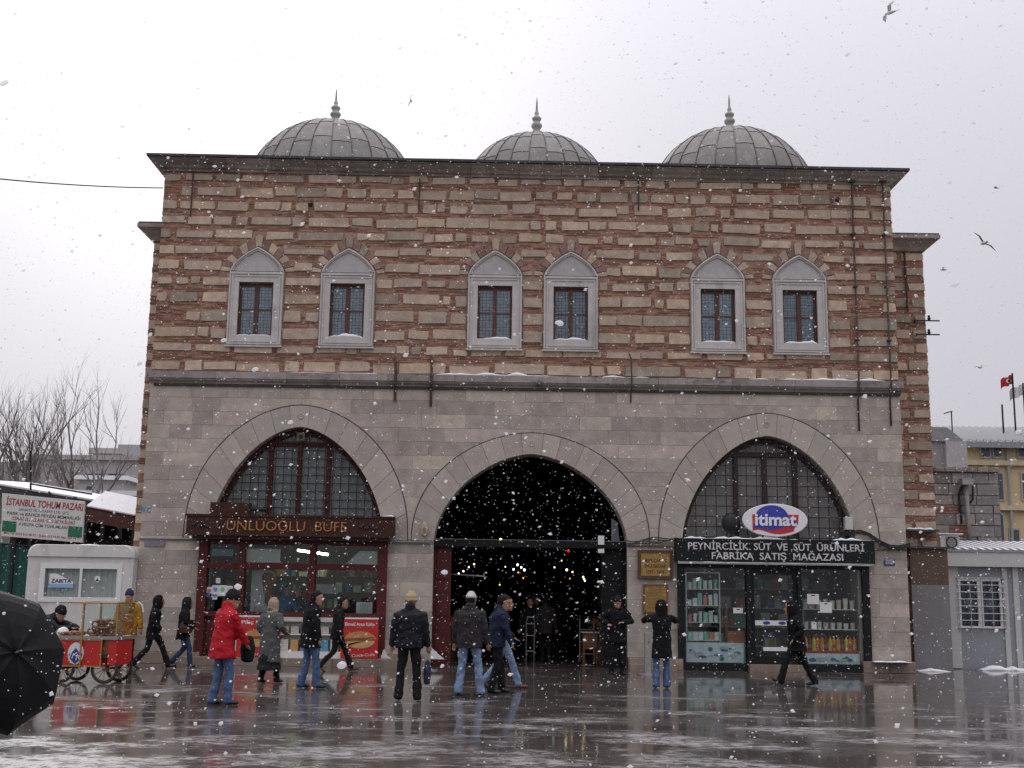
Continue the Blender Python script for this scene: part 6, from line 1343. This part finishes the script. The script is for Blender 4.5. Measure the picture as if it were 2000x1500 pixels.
person('person in black hooded jacket striding in front of the dairy shop', 5.55, -5.0, -88, 1.74, lean=.12, feet=((-.09, .44, .03, -.5), (.09, -.28, 0, .1)), top=BLACK, hem=.68, hemw=1.05, bulk=1.15, legs=BLACK2, flare=1.15, hat='hood', hatm=fab('hood_black', (.006, .006, .007)), hands=((-.26, .2, .92), (.26, .02, .88)))
person('vendor in dark jacket bending over the bread cart', -9.35, -6.35, 95, 1.72, lean=1.0, pelvis=(0, -.12, .93), feet=((-.14, .02, 0, 0), (.14, -.12, 0, 0)), top=fab('vendor', (.022, .026, .027)), hem=.86, bulk=1.1, legs=DKTR, hat='knit', hatm=fab('knit_black', (.012, .012, .014)), hands=((-.12, .78, .98), (.14, .72, 1.0)), head=(0, .35, 0))
bpy.context.view_layer.update()
# inside the snack bar and the passage
q = PT(556, 1150, 1.15); person('attendant in blue shirt behind the snack bar window', q.x, 1.15, 150, 1.72, lean=.2, top=fab('blue_shirt', (.02, .12, .30)), hem=.85, legs=DKTR, hands=((-.2, .4, 1.1), (.2, .4, 1.1)), base=0.2)
q = PT(586, 1150, 1.25); person('attendant in dark jacket behind the snack bar window', q.x, 1.25, 210, 1.74, top=BLACK2, hem=.85, legs=DKTR, base=0.15)
tag(B().box(-7.5, -3.6, .9, 1.6, 0, .148).build('duck_board', OAK), 'timber floor board behind the snack bar counter', 'board')
for i, (u, Y, hd, c) in enumerate(((1035, 3.2, 178, BLACK2), (1066, 3.0, 5, CHAR), (1048, 6.5, 175, fab('passage_brown', (.05, .03, .02))), (1092, 5.2, 20, BLACK))):
    q = PT(u, 1200, Y); person(['person in dark jacket coming out of the passage', 'person in charcoal jacket walking into the passage', 'person in brown jacket deep in the passage', 'person in black jacket seen from behind deep in the passage'][i], q.x, Y, hd, 1.7 + .03 * i, feet=((-.1, .1, 0, 0), (.1, -.12, 0, .0)), top=c, hem=.75, legs=DKTR)
b = B(); pp = PT(1036, 1222, 2.4)
for s in (-1, 1): b.tube([(pp.x + s * .1, 2.4, 0), (pp.x + s * .11, 2.4, pp.z + .1), (pp.x + s * .07, 2.4, pp.z + .22)], .012, 6)
for z in (.3, .7, 1.0, pp.z + .22): b.tube([(pp.x - .1, 2.4, z), (pp.x + .1, 2.4, z)], .010, 6)
tag(b.build('wire_rack', STEEL), 'narrow bright wire rack standing in the passage', 'rack')
for s, (hx, hy) in ((1, (2.58, -5.86)),):
    o = thing('camera', 'small camera held up by the woman in the hooded coat', 'camera', (hx, hy, 1.38)); B().box(hx - .055, hx + .055, hy, hy + .03, 1.36, 1.43).build('camera_body', STEEL, o); B().tube([(hx, hy + .03, 1.395), (hx, hy + .05, 1.395)], .022, 10).build('lens', IRON, o)

# ------------------------------------------------------------------ bread cart
CX, CY, rz = -8.12, -6.65, rad(-8)
ca = thing('bread_cart', 'red bread cart with brass framed glass case and spoked wheels', 'cart', (CX, CY, 0), rz)
CR = M('cart_red', (.48, .014, .012), .4, var=.1); BR = M('brass', (.42, .24, .07), .35, var=.15, metal=.7); BRD = M('brass_dark', (.20, .12, .04), .45, metal=.5)
L_ = dict(local=True)
def cb(x0, x1, y0, y1, z0, z1, name, mat, par=None): return B().box(x0, x1, y0, y1, z0, z1).build(name, mat, par or ca, **L_)
bd_ = cb(-.62, .28, -.33, .33, .30, .80, 'body', CR); cb(.40, .56, -.33, .33, .34, .80, 'end_panel', CR)
cb(.28, .40, -.28, .28, .5, .80, 'wheel_box', BRD); cb(-.66, .58, -.36, .36, .80, .86, 'counter', M('cart_steel', (.30, .29, .27), .4, metal=.4))
for z in (.30, .775): cb(-.63, .285, -.345, -.331, z, z + .025, 'brass_strip', BR)
for x in (-.62, .255): cb(x, x + .025, -.344, -.331, .325, .775, 'brass_strip', BR)
# emblem
em = B().prism(ell(-.22, .54, .155, .20, 28), -.352, -.332).build('emblem', M('emblem_white', (.62, .63, .66), .4), ca, **L_)
b = B(); b.prism([(-.36, .52), (-.30, .42), (-.22, .345), (-.14, .42), (-.075, .53), (-.15, .56), (-.22, .64), (-.29, .56)], -.357, -.353); b.build('emblem_blue', M('emblem_navy', (.03, .035, .22), .4), em, **L_)
b = B()
for p, q in (((-.33, .46), (-.30, .56)), ((-.28, .45), (-.25, .54)), ((-.25, .5), (-.19, .56)), ((-.2, .42), (-.17, .53)), ((-.21, .5), (-.11, .49)), ((-.16, .47), (-.12, .43))): b.tube([(p[0], -.36, p[1]), (q[0], -.36, q[1])], .012, 6)
b.build('emblem_strokes', MATS['emblem_white'], em, **L_)
for x, y, r in ((-.50, -.30, .26), (.34, -.30, .27), (-.50, .30, .26), (.34, .30, .27)):
    wh = B().torus((x, y, r), r - .022, .022, 'Y', 28, 8).build('wheel', M('tyre_black', (.02, .02, .02), .7), ca, True, True); B().torus((x, y, r), r - .055, .012, 'Y', 28, 6).build('rim', BRD, wh, True, True)
    b = B()
    for k in range(12): a = math.pi * 2 * k / 12; b.tube([(x, y, r), (x + (r - .055) * math.cos(a), y, r + (r - .055) * math.sin(a))], .006, 4)
    b.build('spokes', BRD, wh, False, True); B().tube([(x, y - .04, r), (x, y + .04, r)], .03, 10).build('hub', BRD, wh, True, True)
for x in (-.50, .34): B().tube([(x, -.30, .265), (x, .30, .265)], .016, 8).build('axle', IRON, ca, **L_)
# the near front upright of the case runs down the cart side
zt = 1.47
for x, y, z0 in ((-.12, -.355, .28), (.54, -.33, .86), (-.12, .33, .86), (.54, .33, .86)): B().box(x - .016, x + .016, y - .014, y + .016, z0, zt).build('case_post', BR, ca, **L_)
for p, q in (((-.45, -.355), (.54, -.34)), ((-.45, .33), (.54, .33)), ((.54, -.33), (.54, .33)), ((-.12, -.34), (-.12, .33))): B().tube([(p[0], p[1], zt), (q[0], q[1], zt)], .014, 6).build('case_rail', BR, ca, **L_)
B().box(-.104, .524, -.338, -.334, .87, zt - .01).build('case_glass', SHOPGLASS, ca, **L_); B().box(.545, .549, -.31, .31, .87, zt - .01).build('case_glass', SHOPGLASS, ca, **L_); B().box(-.104, .524, .334, .338, .87, zt - .01).build('case_glass', SHOPGLASS, ca, **L_)
B().box(-.12, .54, -.32, .32, zt + .015, zt + .021).build('case_top', SHOPGLASS, ca, **L_)
sm = B().torus((0, 0, 0), .062, .018, 'Z', 14, 7); sim = M('sesame_bread', (.33, .13, .04), .6, var=.35, scale=25, bump=.6, bscale=120, rand=.3)
proto = None; RZ = Matrix.Rotation(rz, 4, 'Z'); rnd = random.Random(5); n = 0
def put(lx, ly, lz, tilt, az_, lab, grp):
    global proto, n
    w = Matrix.Translation((CX, CY, 0)) @ RZ @ Vector((lx, ly, lz))
    o = sm.build('bread_ring', sim, None, True) if proto is None else proto.copy()
    if proto is None: proto = o
    else: COL.objects.link(o)
    o.location = w; o.rotation_euler = (tilt, 0, az_); tag(o, lab, 'bread', grp); n += 1
for lay in range(5):
    nx = 6 - lay
    for i in range(nx):
        for j in range(3): put(-.02 + .10 * lay * .35 + i * .092 + rnd.uniform(-.01, .01), -.26 + .19 * j + rnd.uniform(-.03, .03), .885 + .062 * lay + rnd.uniform(0, .01), rnd.uniform(-.5, .5) + (1.2 if (j == 0 and lay % 2) else 0), rnd.uniform(0, 3), 'sesame bread ring in the heap inside the glass case of the cart', 'bread rings heaped in the case')
for i in range(12): put(-.52 + .07 * (i % 6), -.24 + .1 * (i // 6) + rnd.uniform(-.02, .02), .885 + .03 * (i % 2), rnd.uniform(-.3, .3), rnd.uniform(0, 3), 'sesame bread ring on the open counter end of the cart', 'bread rings on the counter end')
for k, (lx, lab) in enumerate(((-.60, 'crumpled white paper on the left end of the cart counter'),)):
    w = Matrix.Translation((CX, CY, 0)) @ RZ @ Vector((lx, -.15, .93)); b = B(); b.ball(w, (.1, .12, .075), 10, 7)
    b.v = [tuple(Vector(v) + Vector((noise.noise(Vector(v) * 14), noise.noise(Vector(v) * 14 + Vector((5, 0, 0))), noise.noise(Vector(v) * 14 + Vector((0, 7, 0))))) * .03) for v in b.v]; tag(b.build('paper_bundle', PAPER), lab, 'paper')

# ------------------------------------------------------------------ umbrella in the foreground with the person who holds it (beyond the frame edge)
UC = PT(-8, 1290, -21.0); axd = Vector((.74, -.58, .24)).normalized(); um = thing('umbrella', 'large open black umbrella tilted into the snow', 'umbrella', UC)
uu = axd.cross(Z_).normalized(); vv = axd.cross(uu).normalized(); Rr = .53; Hh = .27; NV = 8; sub = 6; rings = 7
vs = []; CAN = M('black_nylon_canopy', (.005, .005, .006), .55, var=.2, spec=.15)
def cp(a, t):
    seg = a * NV / (2 * math.pi); fr = seg - math.floor(seg); sag = 1 - .085 * math.sin(math.pi * fr) * (t ** 2); r = Rr * math.sin(t * math.pi / 2 * .92) / math.sin(math.pi / 2 * .92); h = Hh * math.cos(t * math.pi / 2 * .97) * (1 - .05 * math.sin(math.pi * fr))
    return UC + uu * (r * sag * math.cos(a + .1)) + vv * (r * sag * math.sin(a + .1)) + axd * h
for t in [i / rings for i in range(rings + 1)]:
    for j in range(NV * sub): vs.append(cp(2 * math.pi * j / (NV * sub), max(t, .01)))
q = NV * sub; cn = B().add(vs, [(i * q + j, i * q + (j + 1) % q, (i + 1) * q + (j + 1) % q, (i + 1) * q + j) for i in range(rings) for j in range(q)]).build('canopy', CAN, um)
b = B()
for k in range(60): p_ = cp(random.uniform(0, 6.28), random.uniform(.15, .98)) + axd * .004; b.ball(p_, random.uniform(.002, .006), 5, 4)
b.build('snow', SNOW, cn, True)
for k in range(NV):
    a = 2 * math.pi * k / NV; B().tube([cp(a, max(t, .02)) - axd * .006 for t in [i / 8 for i in range(9)]], .005, 5).build('rib', M('black_rib', (.006, .006, .006), .6, spec=.1), um); B().tube([cp(a, .5) - axd * .008, UC - axd * .05], .004, 5).build('stretcher', STEEL, um)
B().tube([UC + axd * (Hh + .06), UC + axd * Hh, UC - axd * .52], [.005, .008, .008], 8).build('shaft', STEEL, um); hb = UC - axd * .52
B().tube([hb + axd * .1, hb, hb - axd * .05], .016, 8).build('handle', IRON, um)
hx, hy = hb.x - .25, hb.y + .25
person('person in dark coat holding the black umbrella', hx - .12, hy, 115, 1.7, top=BLACK2, hem=.7, legs=DKTR, hands=((-.1, .3, hb.z - .02), (.28, .05, .84)))

# ------------------------------------------------------------------ falling snow: countless flakes through the air of the square
def flake_material():
    m = bpy.data.materials.new('snowflake'); m.use_nodes = True; t = m.node_tree; t.nodes.clear()
    df = N(t, 'ShaderNodeBsdfDiffuse'); df.inputs[0].default_value = (.93, .93, .95, 1); tr = N(t, 'ShaderNodeBsdfTranslucent'); tr.inputs[0].default_value = (.93, .93, .95, 1)
    mx = N(t, 'ShaderNodeMixShader'); mx.inputs[0].default_value = .5; t.links.new(df.outputs[0], mx.inputs[1]); t.links.new(tr.outputs[0], mx.inputs[2])
    o_ = N(t, 'ShaderNodeOutputMaterial'); tp = N(t, 'ShaderNodeBsdfTransparent'); m2 = N(t, 'ShaderNodeMixShader'); m2.inputs[0].default_value = .42; t.links.new(mx.outputs[0], m2.inputs[1]); t.links.new(tp.outputs[0], m2.inputs[2]); t.links.new(m2.outputs[0], o_.inputs[0]); return m
rnd = random.Random(12); b = B(); cnt = 0
octv = [(1, 0, 0), (0, 1, 0), (-1, 0, 0), (0, -1, 0), (0, 0, 1), (0, 0, -1)]
octf = [(0, 1, 4), (1, 2, 4), (2, 3, 4), (3, 0, 4), (1, 0, 5), (2, 1, 5), (3, 2, 5), (0, 3, 5)]
V, F = [], []
def flake(p, r, st):
    base = len(V); an = rnd.uniform(-.5, .9); ca_, sa_ = math.cos(an), math.sin(an)
    for q in octv:
        x, z = q[0] * r * st * rnd.uniform(.7, 1.2), q[2] * r * rnd.uniform(.7, 1.2); V.append((p[0] + x * ca_ - z * sa_, p[1] + q[1] * r, p[2] + x * sa_ + z * ca_))
    F.extend([(a_ + base, c_ + base, d_ + base) for a_, c_, d_ in octf])
def clear_of(p): return True
NF = 64000
for _ in range(NF):
    y = CAM.y + 2.2 + 27.0 * rnd.random() ** .8
    hwid = 3.0 + 15.5 * (y - CAM.y) / 30
    p = (rnd.uniform(-hwid, hwid), y, rnd.uniform(.02, 15.5))
    flake(p, (.0036 + .0062 * rnd.random() ** 2.6) * min(1, (y - CAM.y) / 9 + .35), rnd.uniform(1.0, 1.7))
def blob(p, r, st, an):
    base = len(V); n_, k_ = 8, 5; V.append((p[0], p[1], p[2] - r))
    ring = []
    for i in range(1, k_):
        ph = -math.pi / 2 + math.pi * i / k_
        for j in range(n_):
            th = 2 * math.pi * j / n_; w_ = .85 + .3 * noise.noise((j * 1.3, i * 1.7, p[0] * 9))
            ring.append((r * st * math.cos(ph) * math.cos(th) * w_, r * math.cos(ph) * math.sin(th) * w_, r * math.sin(ph) * w_))
    ring.append((0, 0, r)); V[base] = (p[0] + r * math.sin(an), p[1], p[2] - r * math.cos(an))
    for x, y, z in ring: V.append((p[0] + x * math.cos(an) - z * math.sin(an), p[1] + y, p[2] + x * math.sin(an) + z * math.cos(an)))
    F.extend([(base, base + 1 + (j + 1) % n_, base + 1 + j) for j in range(n_)])
    for i in range(k_ - 2):
        for j in range(n_):
            q0 = base + 1 + i * n_; F.append((q0 + j, q0 + (j + 1) % n_, q0 + n_ + (j + 1) % n_, q0 + n_ + j))
    e_ = len(V) - 1; F.extend([(e_ - n_ + j, e_ - n_ + (j + 1) % n_, e_) for j in range(n_)])
for _ in range(40):          # big wet flakes drifting close by
    y = CAM.y + rnd.uniform(2.5, 8.0); q_ = (y - CAM.y); blob((CAM.x + rnd.uniform(-.5, .5) * q_, y, 1.65 + rnd.uniform(-.12, .5) * q_), rnd.uniform(.004, .0085), rnd.uniform(1.2, 2.2), rnd.uniform(-.2, .8))
fl = bpy.data.meshes.new('falling_snow'); fl.from_pydata(V, [], F); fl.materials.append(flake_material()); fo = bpy.data.objects.new('falling_snow', fl); COL.objects.link(fo)
tag(fo, 'white snowflakes drifting through the air of the square', 'snow', None, 'stuff')
